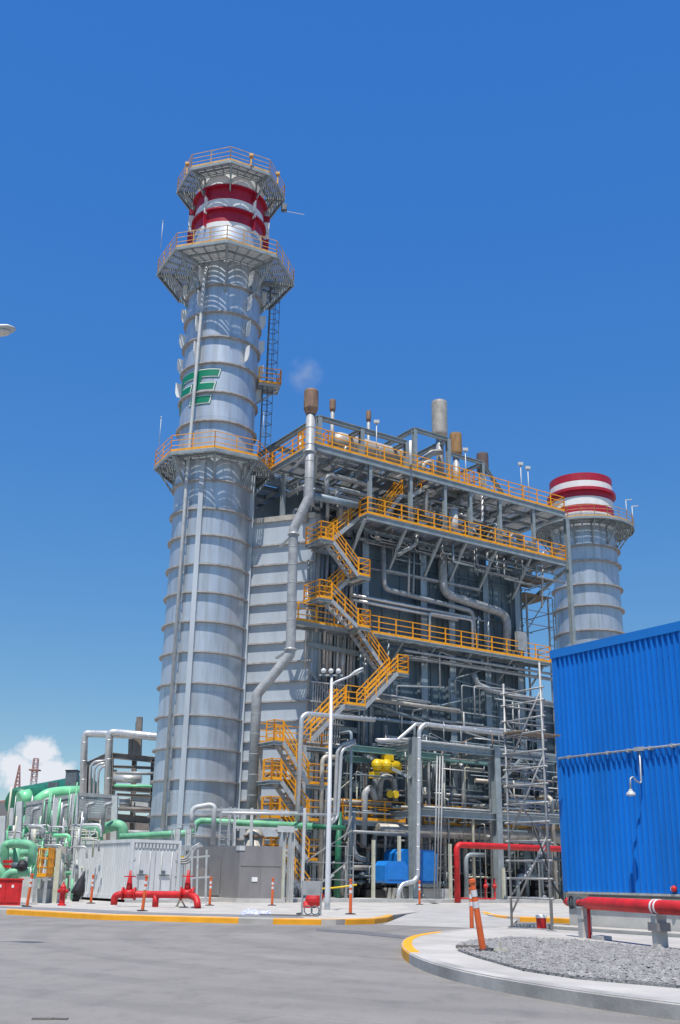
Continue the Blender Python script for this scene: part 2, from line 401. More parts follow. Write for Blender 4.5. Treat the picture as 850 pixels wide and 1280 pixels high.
# dark pavement strip behind the left kerb (worn tarmac)
st = offs([far]+kl+km[1:]+[g2(385, 1156)], .75); st2 = offs([far]+kl+km[1:]+[g2(385, 1156)], 2.6)
struct(MB().add([(p[0], p[1], H+.005) for p in st+st2[::-1]], [tuple(range(len(st)*2))]), 'pavement_strip', mat('grey_tarmac', (.23, .23, .235), .9, 0, .2, 3, bump=.3))
# right apron beyond the side road
ra = [g2(601, 1145), g2(612, 1149.5), g2(640, 1152), g2(682, 1153), g2(716, 1155)]
e2 = (ra[-1][0]+25, ra[-1][1]-7)
struct(MB().prism(ra+[e2, (60, 60), (60, 95), (5.6, 95), (5.6, 58)], -.02, H), 'pavement', 'concrete')
struct(kerb(smooth2(ra, 1)), 'kerb', 'kerby'); struct(kerb([ra[-1], e2]), 'kerb', 'kerbc')
# paler concrete of the side road between the two aprons
dA, dB, dC, dD = g2(478, 1156), g2(585, 1160), g2(640, 1157), g2(601, 1146)
f1, f2_, f3 = (dA[0]+1.6, dA[1]+4), (dD[0]-.0, dD[1]+1), (dC[0], dC[1])
struct(MB().add([(*dA, .004), (*dB, .004), (*dC, .004), (7.6, 44.5, H+.004), (3.2, 43.5, H+.004), (8.6, 58, H+.004), (3.6, 58, H+.004)], [(0, 1, 2, 3, 4), (4, 3, 5, 6)]), 'driveway', mat('driveway_concrete', (.40, .385, .36), .88, 0, .12, .8, bump=.2))
# plant plinth
pl = [W(-8, -3.4, 0), W(26, -3.4, 0), W(26, 22, 0), W(-8, 22, 0)]
struct(MB().prism([p[:2] for p in pl], H-.01, .34), 'plant_plinth', 'plinth')
# near island on the right
isl = smooth2([g2(1250, 1330), g2(850, 1276), g2(723, 1258), g2(600, 1235), g2(545, 1220), g2(513, 1206), g2(501, 1194), g2(506, 1182), g2(536, 1175), g2(590, 1169), g2(640, 1165)], 2)[::-1]
isl = isl[::-1]
rest = [(8.5, 33.6), (22, 27), (26, 6)]
struct(MB().prism((isl+rest)[::-1], -.02, H), 'pavement', 'concrete')
isl_r = isl[::-1]                        # walk with the island on the left hand
n_y0 = min(range(len(isl_r)), key=lambda i: abs(isl_r[i][0]-g2(545, 1174)[0])+abs(isl_r[i][1]-g2(545, 1174)[1]))
n_y1 = min(range(len(isl_r)), key=lambda i: abs(isl_r[i][0]-g2(512, 1205)[0])+abs(isl_r[i][1]-g2(512, 1205)[1]))
struct(kerb(isl_r[:n_y0+1], H, .18), 'kerb', 'kerbc'); struct(kerb(isl_r[n_y0:n_y1+1], H, .18), 'kerb', 'kerby'); struct(kerb(isl_r[n_y1:], H, .18), 'kerb', 'kerbc')
gz = H+.03
gv = [g2(1250, 1300, gz), g2(850, 1232, gz), g2(723, 1221, gz), g2(655, 1211, gz), g2(600, 1196, gz), g2(573, 1187, gz), g2(572, 1181, gz), g2(590, 1175.5, gz), g2(640, 1172, gz), g2(720, 1175, gz), g2(850, 1188, gz), (16, 23.2)]
def inpoly(x, y, P):
    c = False
    for i in range(len(P)):
        a, b = P[i], P[i-1]
        if (a[1] > y) != (b[1] > y) and x < (b[0]-a[0])*(y-a[1])/(b[1]-a[1])+a[0]: c = not c
    return c
tag(MB().prism([tuple(p) for p in gv][::-1], H-.02, gz).build('gravel_bed', 'gravel'), kind='structure')
mb = MB(); cnt = 0
while cnt < 19000:
    x = random.uniform(2, 9.5); y = random.uniform(11.5, 26) 
    if not inpoly(x, y, gv) or (x/y > .36): continue
    cnt += 1; s = random.uniform(.010, .030)*(1.7 if random.random() < .12 else 1); k = len(mb.v); a = random.uniform(0, pi)
    pts = [V((s*random.uniform(.7, 1.3)*cos(a+t*2*pi/4), s*random.uniform(.6, 1.2)*sin(a+t*2*pi/4), random.uniform(-.2, .25)*s)) for t in range(4)]
    pts += [V((random.uniform(-.3, .3)*s, random.uniform(-.3, .3)*s, s*random.uniform(.5, .9))), V((0, 0, -s*.5))]
    o = V((x, y, gz+s*.25))
    mb.add([o+p for p in pts], [(i, (i+1) % 4, 4) for i in range(4)]+[((i+1) % 4, i, 5) for i in range(4)])
tag(mb.build('gravel', 'stone'), kind='stuff')
tag(bpy.data.objects['gravel'], 'loose grey gravel filling the kerbed island at right', 'gravel')

# ================================================================ TALL STACK
SY = 64.5
def frame_at(px, py, Y):
    S = pY(px, py, Y); S.z = 0; n = (V((0, 0, 0))-S); n.z = 0; n.normalize(); return S, n, V((-n.y, n.x, 0))
S1, n1, t1 = frame_at(243, 1000, SY); R1 = 2.5
def cylp(S, n, t, r, phi, z): return S+n*(r*cos(phi))+t*(r*sin(phi))+Z*z
zs = lambda y, px=270, Y=SY-R1: pY(px, y, Y).z
def stack_platform(S, z, rin, rout, nseg, a_off, parent, drop=1.7, nb=None, railm='tan', slat=.15):
    P = lambda r, a, zz: S+V((r*cos(a), r*sin(a), zz))
    A = [a_off+2*pi*i/nseg for i in range(nseg)]
    dk = MB(); k = int((rout-rin)/slat)
    for i in range(nseg):
        a, b = A[i], A[i]+2*pi/nseg
        for j in range(k):
            r1_ = rin+(rout-rin)*j/k+.02; r2_ = rin+(rout-rin)*(j+1)/k-.035
            dk.hexa((P(r1_, a, z-.04), P(r1_, b, z-.04), P(r2_, b, z-.04), P(r2_, a, z-.04)), (P(r1_, a, z), P(r1_, b, z), P(r2_, b, z), P(r2_, a, z)))
    dk.build('deck', 'grate', parent)
    fr = MB()
    for i in range(nseg):
        a, b = A[i], A[i]+2*pi/nseg
        for r in (rout, (rin+rout)/2, rin+.1): fr.bar(P(r-.04, a, z-.15), P(r-.04, b, z-.15), .08, .2 if r == rout else .12)
        fr.bar(P(rin-.1, a, z-.16), P(rout, a, z-.16), .12, .22)
        for q in (.25, .5, .75): fr.bar(P(rin, a, z-.1)*(1-q)+P(rin, b, z-.1)*q, P(rout, a, z-.1)*(1-q)+P(rout, b, z-.1)*q, .06, .1)
    fr.build('frame', 'steel', parent)
    for i in range(0, nseg, 1 if nseg < 12 else 2):
        a = A[i]; MB().extr([P(rout*.8+rin*.2, a, z-.24), P(rin-.1, a, z-.24), P(rin-.1, a, z-drop), P(rin-.02, a, z-drop), P(rin, a, z-.36), P(rin*.3+rout*.7, a, z-.36), P(rin, a, z-drop+.18), P(rin, a, z-drop), P(rin+.06, a, z-drop+.02), P(rout*.8+rin*.2, a, z-.36)], V((-sin(a), cos(a), 0))*.1).build('bracket', 'steel', parent)
    if railm:
        rail([P(rout-.06, a, z) for a in A], closed=True, step=1.3, w=.042).build('railing', railm, parent)
st = thing('chimney_stack', 'tall silver ringed steel stack with red and white top and three railed platforms', 'chimney stack', S1)
ztop = zs(211, 292)
zred0 = zs(281, 292)          # lower end of the white/red crown
prof = [(R1, .3), (R1, zred0-1.0), (2.44, zred0)]
MB().lathe(S1, prof, 64).build('shell', 'stackplate', st)
zb = [zs(y, 292) for y in (275.5, 261.5, 247.2, 233, 213)]
# painted crown: white drum with two red bands
MB().lathe(S1, [(2.44, zred0), (2.44, zb[0]-.01)], 64).build('crown', 'white', st)
MB().lathe(S1, [(2.44, zb[0]-.01), (2.44, zb[1])], 64).build('red_band', 'bandred', st)
MB().lathe(S1, [(2.44, zb[1]), (2.44, zb[2])], 64).build('crown', 'white', st)
MB().lathe(S1, [(2.44, zb[2]), (2.44, zb[3])], 64).build('red_band', 'bandred', st)
MB().lathe(S1, [(2.44, zb[3]), (2.44, ztop), (2.5, ztop+.02), (2.5, ztop+.25), (2.36, ztop+.25), (2.36, ztop-3), (.01, ztop-3)], 64).build('crown', 'white', st)
def ring_mb(S, r, z, w=.2, t=.1):
    return MB().lathe(S, [(r-.02, z-t/2), (r+w, z-t/2), (r+w, z+t/2), (r-.02, z+t/2)], 64, smooth=False)
for z in (zb[1]+.05, zb[3]+.05): ring_mb(S1, 2.44, z, .24, .12).build('stiffener_ring', 'bandred', st)
rings = [1045, 1019, 975, 935, 894, 854, 815, 777, 740.5, 705.5, 669, 636, 600, 526, 490, 453.6, 421, 390, 356]
for y in rings: ring_mb(S1, R1, zs(y, 243+(1000-y)*.0625), .2, .09).build('stiffener_ring', 'ring', st)
zr = [zs(y, 243+(1000-y)*.0625) for y in rings]
# octagonal platforms
na = atan2(n1.y, n1.x)
stack_platform(S1, zs(203, 292, SY-3.6), 2.62, 3.95, 8, na-.05, st, 1.6)
stack_platform(S1, zs(303, 289, SY-4.4), 2.62, 4.85, 8, na-.02, st, 2.6)
stack_platform(S1, zs(561, 268, SY-3.6), 2.66, 3.95, 8, na-.02, st, 1.8, railm='orange')
# vertical fins between the rings of the upper stack
lv = [zs(y, 280) for y in (484, 453.6, 421, 390, 356, 330)]
for i in range(len(lv)-1):
    for ph in (-98, -38, 38, 98, 158, -158):
        if i == 0 and abs(ph) == 38: continue
        a = radians(ph); zc = (lv[i]+lv[i+1])/2; d = n1*cos(a)+t1*sin(a); e = Z.cross(d)*.03
        p0 = S1+d*(R1+.06)+Z*(zc-.55)
        MB().extr([p0-e, p0+d*.3-Z*-.1-e, p0+d*.42+Z*.4-e, p0+d*.42+Z*1.15-e, p0+Z*1.05-e], e*2).build('vortex_fin', 'white', st)
for k, (zz0, zz1) in enumerate(((zb[0]-.3, zb[1]), (zb[1]+.2, zb[3]-.1))):
    for ph in (-98, -40, 40, 98, 158, -158):
        a = radians(ph); d = n1*cos(a)+t1*sin(a); e = Z.cross(d)*.03; p0 = S1+d*2.5+Z*zz0
        g_ = .28 if abs(ph) == 40 else .45; MB().extr([p0-e, p0+d*g_-e, p0+d*g_+Z*1.0-e, p0+Z*.9-e], e*2).build('vortex_fin', 'white' if k else 'bandred', st)
        p1 = p0+Z*1.02; MB().extr([p1-e, p1+d*g_-e, p1+d*g_+Z*.5-e, p1+Z*.5-e], e*2).build('vortex_fin', 'bandred' if k else 'white', st)
# downpipe, cable trunk and corner trunk running the height of the stack
a = radians(-37)
zA, zB = zs(1036, 200), zs(333, 262)
MB().sweep([cylp(S1, n1, t1, R1+.34, a, zA), cylp(S1, n1, t1, R1+.34, a, zs(600, 240)), cylp(S1, n1, t1, R1+.34, radians(-31), zB-1), cylp(S1, n1, t1, R1+.12, radians(-31), zB)], .115, 8).build('downpipe', 'lgrey', st)
for z in zr[1:12]:
    b = MB(); q = cylp(S1, n1, t1, R1+.05, a, z-.5); b.bar(q, cylp(S1, n1, t1, R1+.36, a, z-.5), .06); b.bar(cylp(S1, n1, t1, R1+.22, a+.06, z-.6), cylp(S1, n1, t1, R1+.22, a+.06, z+.6), .05); b.bar(cylp(S1, n1, t1, R1+.22, a+.06, z-.5), cylp(S1, n1, t1, R1+.22, a, z-.5), .05); b.build('pipe_bracket', 'galv', st)
for ph, z0, z1 in ((-16, zs(1036), zs(578)), (78, zs(1036), zs(578))):
    a = radians(ph); d = n1*cos(a)+t1*sin(a); s = Z.cross(d)
    MB().box(S1+d*(R1+.0)-s*.15+Z*z0, d*.27, s*.3, Z*(z1-z0)).build('cable_trunk', 'stack', st)
# caged ladder at the right-hand back, with a rest platform
def ladder(mb, a_, b_, side, out, cage=True, w=.42):
    a_, b_ = V(a_), V(b_); L = (b_-a_).length; s = side*w/2
    for k in (-1, 1): mb.bar(a_+s*k, b_+s*k, .05)
    for i in range(int(L/.33)):
        q = a_+(b_-a_)*((i+.5)*.33/L); mb.bar(q-s, q+s, .03)
    if cage:
        prof = [-s*1.3, -s*1.7+out*.35, out*.7, s*1.7+out*.35, s*1.3]
        for i in range(int(L/.8)):
            q = a_+(b_-a_)*((i+.5)*.8/L)
            for p1, p2 in zip(prof[:-1], prof[1:]): mb.bar(q+p1, q+p2, .035)
        for p1 in prof: mb.bar(a_+p1, b_+p1, .03)
    return mb
zl0, zl1, zl2 = zs(560, 300, SY), zs(478, 300, SY), zs(372, 300, SY)
for (r, ph, z0, z1) in ((R1+.45, 92, zl0, zl1+.2), (R1+.72, 96, zl1, zl2+1.5)):
    a = radians(ph); d = n1*cos(a)+t1*sin(a); s = Z.cross(d)
    ladder(MB(), S1+d*r+Z*z0, S1+d*r+Z*z1, s, d).build('ladder', 'dsteel', st)
a = radians(95); d = n1*cos(a)+t1*sin(a); s = Z.cross(d); q = S1+d*(R1+.1)+Z*(zl1)
lp = MB(); grating(lp, q-s*.7, d*1.5, s*1.4); lp.bar(q-s*.6-Z*.1, q-s*.6+d*1.5-Z*.1, .1, .16); lp.bar(q+s*.6-Z*.1, q+s*.6+d*1.5-Z*.1, .1, .16)
lp.bar(q+d*1.4-Z*.15, q-Z*1.3, .1); lp.build('rest_platform', 'grate', st)
rail([q-s*.7, q-s*.7+d*1.5, q+s*.7+d*1.5, q+s*.7]).build('railing', 'orange', st)
# thin light poles on the platforms
for (px, y0, y1, ph, r) in ((219, 318, 285, -88, 4.7), (211, 568, 533, -75, 3.8), (311, 560, 531, 52, 3.8)):
    a = radians(ph); b = MB(); z0 = zs(y0, px, SY); z1 = zs(y1, px, SY); q = cylp(S1, n1, t1, r, a, z0)
    b.cyl(q, q+Z*(z1-z0), .022, n=6); b.sphere(q+Z*(z1-z0), .06, 8); b.build('light_pole', 'lgrey', st)
q = cylp(S1, n1, t1, 3.9, radians(85), zs(262, 355, SY)); MB().bar(q, q+t1*1.5-Z*.15, .03).build('antenna', 'lgrey', st)
b = MB(); q = cylp(S1, n1, t1, 3.9, radians(85), zs(258, 355, SY)); b.box(q-V((.2, .2, .25)), (.4, 0, 0), (0, .4, 0), (0, 0, .5)); b.build('beacon_light', 'dsteel', st)
for ph in (20, 62, -60, 150):
    q = cylp(S1, n1, t1, 3.7, radians(ph), zs(203, 292, SY-3.6)); b = MB().box(q-V((.05, .05, 0)), (.1, 0, 0), (0, .1, 0), (0, 0, .75)); b.box(q-V((.14, .14, -.75)), (.28, 0, 0), (0, .28, 0), (0, 0, .2)).build('beacon_light', 'tan', st)
# lettering wrapped round the shell
def patch(mb, a0, a1, z0, z1, skew, r, zref, th=.03):
    N = 8; ring = []
    for i in range(N+1):
        a = a0+(a1-a0)*i/N; ring.append([cylp(S1, n1, t1, rr, a+skew*(zz-zref)/R1, zz) for rr in (r, r+th) for zz in (z0, z1)])
    for i in range(N):
        A_, B_ = ring[i], ring[i+1]; mb.hexa((A_[0], B_[0], B_[2], A_[2]), (A_[1], B_[1], B_[3], A_[3]))
zE1, zE0 = zs(464.5, 262, SY-2.2), zs(505, 250, SY-2.2); hE = zE1-zE0
for ch, a0, wd in (('E', -46, .58), ('F', -86, .60)):
    a0 = radians(a0); tb = hE*.19
    bars = [(a0, a0+wd, zE1-tb, zE1), (a0, a0+wd*.95, zE0+hE*.40, zE0+hE*.40+tb)] + ([(a0, a0+wd*.95, zE0, zE0+tb)] if ch == 'E' else [])
    stem = (a0, a0+.15, zE0, zE1)
    for nm, m, r, g in (('letter_outline', 'letter', R1+.008, .11), ('letter_outline', 'white', R1+.02, .075), ('letter', 'letter', R1+.04, 0)):
        b = MB()
        for (p, q, z0, z1) in bars: patch(b, p+(.15-g/R1 if 1 else 0), q+g/R1, z0-g, z1+g, .22, r, zE0)
        patch(b, stem[0]-g/R1, stem[1]+(g/R1 if 0 else 0), stem[2]-g, stem[3]+g, .22, r+.0015, zE0); b.build(nm, m, st)

# ---------------------------------------------------------------- outlet duct between stack and boiler
A_ = pY(352, 1000, 63.45); B_ = pY(290, 1000, 64.6); A_.z = B_.z = 0
zt = pY(340, 647, 63.8).z
du = thing('outlet_duct', 'silver ribbed exhaust duct joining the tall stack to the boiler end', 'duct', (A_+B_)/2)
dirw = (A_-B_).normalized(); A2 = A_+dirw*1.7
back = V((dirw.y*-1, dirw.x, 0)); 
MB().prism([B_[:2], A2[:2], (A2+back*9)[:2], (B_+back*3+dirw*1)[:2]], .3, zt).build('duct_wall', 'stack', du)
b = MB()
z = zt-.1
MB().box(B_+Z*(zt-.28)-back*.14, A2-B_, back*.14, Z*.34).build('coping', 'tanlag', du)
i = 0
ys = [1000-(24.6*k) for k in range(-2, 15)]
for y in ys:
    z = pY(345, y, 63.6).z
    if z > zt-.6 or z < .6: continue
    MB().box(B_+Z*(z-.06)-back*.17, A2-B_, back*.17, Z*.1).build('stiffener_rib', 'ring', du)

# ================================================================ SECOND STACK
S2, n2, t2 = frame_at(748, 960, 100); R2 = 3.17
zs2 = lambda y, px=735: pY(px, y, 100-R2).z
s2 = thing('chimney_stack', 'shorter fat silver stack with red and white banded top, beyond the blue shed', 'chimney stack', S2)
MB().lathe(S2, [(R2, .3), (R2, zs2(668, 730)), (R2-.05, zs2(640, 728))], 64).build('shell', 'stackplate2', s2)
yb = [(650, 638, 'white'), (638, 629, 'bandred'), (629, 619, 'white'), (619, 609, 'bandred'), (609, 599.5, 'white'), (599.5, 590, 'bandred')]
for y0, y1, m in yb:
    MB().lathe(S2, [(R2-.05, zs2(y0, 727)), (R2-.05, zs2(y1, 727))], 64).build('red_band' if m != 'white' else 'crown', m, s2)
zt2 = zs2(590, 727); MB().lathe(S2, [(R2-.05, zt2), (R2-.2, zt2), (R2-.2, zt2-3), (.01, zt2-3)], 64).build('crown_lip', 'bandred', s2)
ring_mb(S2, R2-.05, zs2(610, 727), .3, .3).build('stiffener_ring', 'bandred', s2)
for y in (820, 787, 756, 729.5, 700, 681): ring_mb(S2, R2, zs2(y, 735), .3, .12).build('stiffener_ring', 'ring', s2)
stack_platform(S2, zs2(655, 730)+.3, R2+.12, 5.0, 24, 0, s2, 2.2, slat=.22)
for ph, z0, z1 in ((-62, 1, zs2(668)), ):
    a = radians(ph); d = n2*cos(a)+t2*sin(a); ladder(MB(), S2+d*(R2+.5)+Z*12, S2+d*(R2+.5)+Z*zs2(740, 690), Z.cross(d), d).build('ladder', 'dsteel', s2)
for ph in (60, 85): 
    q = cylp(S2, n2, t2, 4.9, radians(ph), zs2(655)+.3); b = MB(); b.cyl(q, q+Z*2.2, .04, n=6); b.bar(q+Z*2.2, q+Z*2.2+t2*.6, .08); b.build('light_pole', 'lgrey', s2)

# ================================================================ BOILER
ZT, Z2 = 27.0, 23.2
VC = 2.6
ua = uz(391, 640, 2.2)[0]; ub = uz(652, 740, VC)[0]
ZM = uz(445, 787, .9)[1]
def wl(u0, u1, v0, v1, z0, z1, mb=None): return (mb or MB()).box(W(u0, v0, z0), UU*(u1-u0), VV*(v1-v0), Z*(z1-z0))
bo = thing('boiler', 'huge dark blue grey panelled boiler casing behind the yellow stairs and walkways', 'boiler', W((ua+ub)/2, 8, .3))
wl(ua+.35, ua+1.7, 3.3, 12.8, 22.24, 25.9).build('upper_casing', 'dsteel', bo)
wl(ua+.1, ub, VC, 13, .35, 22.2).build('casing', 'casing', bo)
# columns on the front, seams and stiffeners
cols = [ua] + [uz(x, y, 2.2)[0] for x, y in ((452, 660), (524, 700), (561, 840), (601, 700), (640, 700))]
for u in cols:
    b = MB(); b.ibeam(W(u+.28, 2.35, .35), W(u+.28, 2.35, 22.3), .5, .52, .05, up=VV); b.build('column', 'casing2', bo)
seams = MB()
for a_, c_ in zip(cols, cols[1:]+[ub]):
    for z in (3.3, 6.2, 9.3, 12.2, 15.9, 18.6, 21.2): seams.bar(W(a_+.56, VC-.06, z), W(c_-.02, VC-.06, z), .1, .14)
    n = 3
    for i in range(1, n): u = a_+.56+(c_-a_-.5)*i/n; seams.bar(W(u, VC-.03, .4), W(u, VC-.03, 22), .05, .06)
seams.build('stiffener', 'casing', bo)
for (v, u) in ((3.2, ua), (7.6, ua), (12, ua)):
    b = MB(); b.ibeam(W(u, v, .35), W(u, v, 24), .45, .5, .05, up=UU); b.build('column', 'casing2', bo)
e = MB()
for z in (3.3, 6.2, 9.3, 12.2, 15.2, 18.4, 21.5): e.bar(W(ua-.02, VC+.1, z), W(ua-.02, 12.9, z), .16, .2)
e.build('stiffener', 'casing', bo)
# stepped right-hand end, set further back
ue = uz(668, 740, 6)[0]
wl(ub, ub+.9, 5.0, 12.5, .35, 21.6).build('end_casing', 'casing2', bo)
b = MB()
for v in (5.2, 6.6, 8): b.bar(W(ub+.95, v, .4), W(ub+.95, v, 21.4), .15, .2)
b.build('stiffener', 'casing', bo)
idt = thing('inlet_duct', 'lower dark blue grey duct casing carrying on right of the boiler, behind the near scaffold', 'duct', W(ub+6, 7, .3))
wl(ub+.95, ub+13, 3.4, 11, .35, 13.6).build('casing', 'casing', idt)
for k in range(6): MB().ibeam(W(ub+1.4+k*2.1, 3.15, .35), W(ub+1.4+k*2.1, 3.15, 13.7), .45, .45, .05, up=VV).build('column', 'casing2', idt)
b = MB()
for z in (4, 7, 10.2, 13.4): b.bar(W(ub+1, 3.3, z), W(ub+13, 3.3, z), .12, .18)
b.build('stiffener', 'casing', idt)
# penthouse under the roof: dark box and drums
wl(ua+1.6, ub-1, 5.2, 12.5, 22.2, 25.6).build('penthouse', 'dsteel', bo)
mb = MB(); wl(ua+.4, ub, 3.6, 12.8, 22.25, 22.5, mb).build('top_cap', 'dsteel', bo)

# roof deck with posts
rd = platform('roof_walkway', 'topmost steel deck over the boiler, edged with yellow railing and carried on grey posts', 'walkway', .45, 22.3, 0, 13.2, ZT, '', 'boiler walkways', .42,
    gaps=[(W(.5, 13, ZT), W(.5, .05, ZT)), (W(.5, .05, ZT), W(22.25, .05, ZT)), (W(22.25, .05, ZT), W(22.25, 13, ZT))])
for x, y in ((462, 620), (513, 630), (556, 640), (588, 650), (625, 660), (667, 670)):
    u = uz(x, y, .2)[0]; MB().ibeam(W(u, .2, Z2), W(u, .2, ZT-.45), .22, .24, .03, up=VV).build('post', 'steel', rd)
u = uz(707, 640, .2)[0]; MB().ibeam(W(u, .2, .34), W(u, .2, ZT-.45), .3, .3, .04, up=VV).build('post', 'steel', rd)
MB().bar(W(u, .2, Z2-.4), W(ub+.9, 5.2, 19.6), .2).build('brace', 'steel', rd)
for v in (4.5, 8.6, 12.6):
    for u in (1.0, 21.8): MB().ibeam(W(u, v, Z2 if u > 10 else 22.3), W(u, v, ZT-.45), .26, .26, .04, up=VV).build('post', 'steel', rd)
MB().bar(W(1., .4, ZT-.5), W(2.4, 3.2, 24), .16).build('brace', 'steel', rd)
for a_ in (4.6, 9, 13, 17): MB().bar(W(a_, .4, ZT-.5), W(a_, 3.4, 24.6), .14).build('brace', 'dsteel', rd)
# second deck
d2 = platform('walkway', 'long second walkway below the boiler roof deck, with yellow railing and slanting braces', 'walkway', 4.6, 22.1, 0, 2.15, Z2, 'fr', 'boiler walkways', .38)
rail([W(4.65, .05, Z2), W(4.65, .9, Z2)]).build('railing', 'orange', d2)
for (x, y) in ((457, 650), (508, 665), (552, 674), (583, 682), (621, 692), (664, 701)):
    u = uz(x, y, .2)[0]; MB().bar(W(u, .25, Z2-.35), W(u, 2.3, Z2-2.9), .16).build('brace', 'steel', d2)
for v, z in ((1.2, Z2-.75), (1.9, Z2-1.1)): MB().bar(W(5.2, v, z), W(20.6, v, z), .2, .22).build('hanging_beam', 'dsteel', d2)
d2b = platform('walkway', 'short grated walkway turning the right end of the boiler below the roof', 'walkway', 19.6, 22.1, 3.5, 9.5, Z2, 'rb', 'boiler walkways', .3)
# middle walkway
um = uz(372, 783, .9)[0]; um1 = uz(689, 829, .9)[0]
dm = platform('walkway', 'middle walkway crossing the whole boiler front, yellow railing, behind the zigzag stairs', 'walkway', um, um1, .9, 2.15, ZM, 'lr', 'boiler walkways', .2,
    gaps=[(W(um+.05, .95, ZM), W(uz(440, 787, .9)[0], .95, ZM)), (W(uz(452, 789, .9)[0], .95, ZM), W(um1-.05, .95, ZM))])
for x in (470, 505, 545, 590, 640, 680):
    u = uz(x, 800, .9)[0]; MB().bar(W(u, 1.0, ZM-.25), W(u, 2.35, ZM-1.5), .1).build('brace', 'steel', dm)
for v, z, r in ((1.15, ZM-.75, .09), (1.5, ZM-1.05, .11), (1.85, ZM-.9, .08)): 
    pipe('grey pipe line slung under the middle walkway of the boiler', [W(uz(505, 812, v)[0], v, z), W(um1+1.2, v, z)], r, 'lag', group='pipes under the middle walkway')

# zigzag stairs between the second deck and the middle walkway
def cam_uz(x, y, v): return uz(x, y, v)
g_l = 'yellow railed stair landings'
def landing(label, u0, u1, v0, v1, z, sides, gaps=None): return platform('stair_landing', label, 'landing', u0, u1, v0, v1, z, sides, g_l, .18, gaps=gaps)
uL1, zL1 = cam_uz(401, 672, 0); uL2, zL2 = cam_uz(399, 746, 0); uR1, zR1 = cam_uz(448, 718, 0)
eL1 = uz(417, 674, 0)[0]; eL2 = uz(415, 747, 0)[0]; eR1 = uz(463, 720, 0)[0]
landing('yellow stair landing nearest the top, left of the zigzag below the second walkway', uL1, eL1, 0, 1.8, zL1, 'lfb')
landing('small yellow stair landing at the right turn of the upper zigzag', uR1, eR1, 0, 1.8, zR1, 'rfb')
landing('lower left landing of the upper zigzag, just above the middle walkway', uL2, eL2, 0, 1.8, zL2, 'lfb')
flight('topmost zigzag flight rising from the upper left landing to the second walkway', W(eL1, .93, zL1), W(4.6, .93, Z2), VV)
flight('flight slanting down right from the upper left landing to the small right landing', W(eL1, .02, zL1), W(uR1, .02, zR1), VV)
flight('flight slanting down left from the small right landing, third from the top', W(uR1, .93, zR1), W(eL2, .93, zL2), VV)
uq = uz(447, 788, .02)[0]
flight('flight slanting down right that ends on the middle walkway', W(eL2, .02, zL2), W(uq, .02, ZM+.02), VV)
landing('flush yellow edged step-off landing beside the middle walkway, at the foot of the zigzag', uq, uq+.95, -.0, .88, ZM, 'fr')
# from second deck up to the roof
ur0, zr0 = uz(474, 640, .95); ur1 = uz(503, 617, .95)[0]; zr1 = uz(503, 617, .95)[1]; ur2 = uz(513, 617, .95)[0]; ur3 = uz(540, 597, .95)[0]
landing('small yellow stair landing between the second walkway and the roof deck', ur1, ur2, .95, 2.0, zr1, 'b')
flight('flight rising right from the second walkway towards the roof', W(ur0, .95, Z2), W(ur1, .95, zr1), VV)
flight('last flight up to the boiler roof deck, right of the roof post', W(ur2, .95, zr1), W(ur3, .95, ZT), VV)
# lower zigzag
uR3, zR3 = uz(497, 840, -.4); eR3 = uz(511, 842, -.4)[0]; uL3, zL3 = uz(431, 880, -.4); eL3 = uz(456, 882, -.4)[0]
flight('flight dropping right from under the middle walkway to the right hand landing', W(uz(448, 799, .5)[0], .5, ZM-.1), W(uR3, .5, zR3), VV, group='orange railed stair flights on the boiler')
landing('yellow cage-like landing at the far right of the lower zigzag', uR3, eR3, -.4, 1.4, zR3, 'rfb')
flight('long flight slanting down left, behind the street lamp arm', W(uR3, -.4, zR3), W(eL3, -.4, zL3), VV)
landing('yellow landing behind the top of the street lamp post', uL3, eL3, -.5, 1.3, zL3, 'fb')
uT, zT1 = uz(388, 925, -.4)
flight('flight going down left behind the lamp post to the left stair tower', W(uL3, -.4, zL3), W(uT, -.4, zT1), VV)
# left stair tower: four levels
va = -1.5
lev = [(342, 925, 413), (339, 974, 412), (337, 1022, 411), (338, 1074, 405)]
names = ['topmost', 'second', 'third', 'lowest']
UZ = [(uz(x, y, va)[0], uz(x, y, va)[1]) for x, y, _ in lev]
for k, (x, y, xr) in enumerate(lev):
    u0_, z0_ = UZ[k]; u1_ = uz(387, y, va)[0]; uE = uz(xr, y, va+.9)[0]
    landing('%s level landing of the left yellow stair tower in front of the ribbed duct' % names[k], u0_, uE, va+.9, va+1.8, z0_, 'bfr' if k else 'br')
    landing('%s end balcony sticking out left of the yellow stair tower' % names[k], u0_, u0_+.62, va, va+.88, z0_, 'lf')
    if k < 3: flight('%s steep flight of the left yellow stair tower' % names[k], W(u0_+.62, va, z0_), W(u1_, va, UZ[k+1][1]), VV)
    else: flight('bottom flight of the left yellow stair tower reaching the ground', W(u0_+.62, va, z0_), W(u1_, va, .35), VV)
tw = thing('stair_tower_frame', 'grey steel posts and braces carrying the left yellow stair tower', 'steel frame', W(UZ[1][0], va, .34))
for u, v in ((UZ[1][0]+.3, va+1.85), (uz(387, 974, va)[0]+.1, va+1.85), (uz(387, 974, va)[0]+.1, va+.85), (uz(411, 974, va)[0]+.3, va+1.85)):
    MB().ibeam(W(u, v, .34), W(u, v, UZ[0][1]), .22, .22, .03, up=VV).build('post', 'galv', tw)
b = MB()
for k in range(3): b.bar(W(UZ[1][0]+.3, va+1.95, UZ[k+1][1]-.2), W(uz(387, 974, va)[0], va+1.95, UZ[k][1]-.2), .1)
b.build('brace', 'galv', tw)

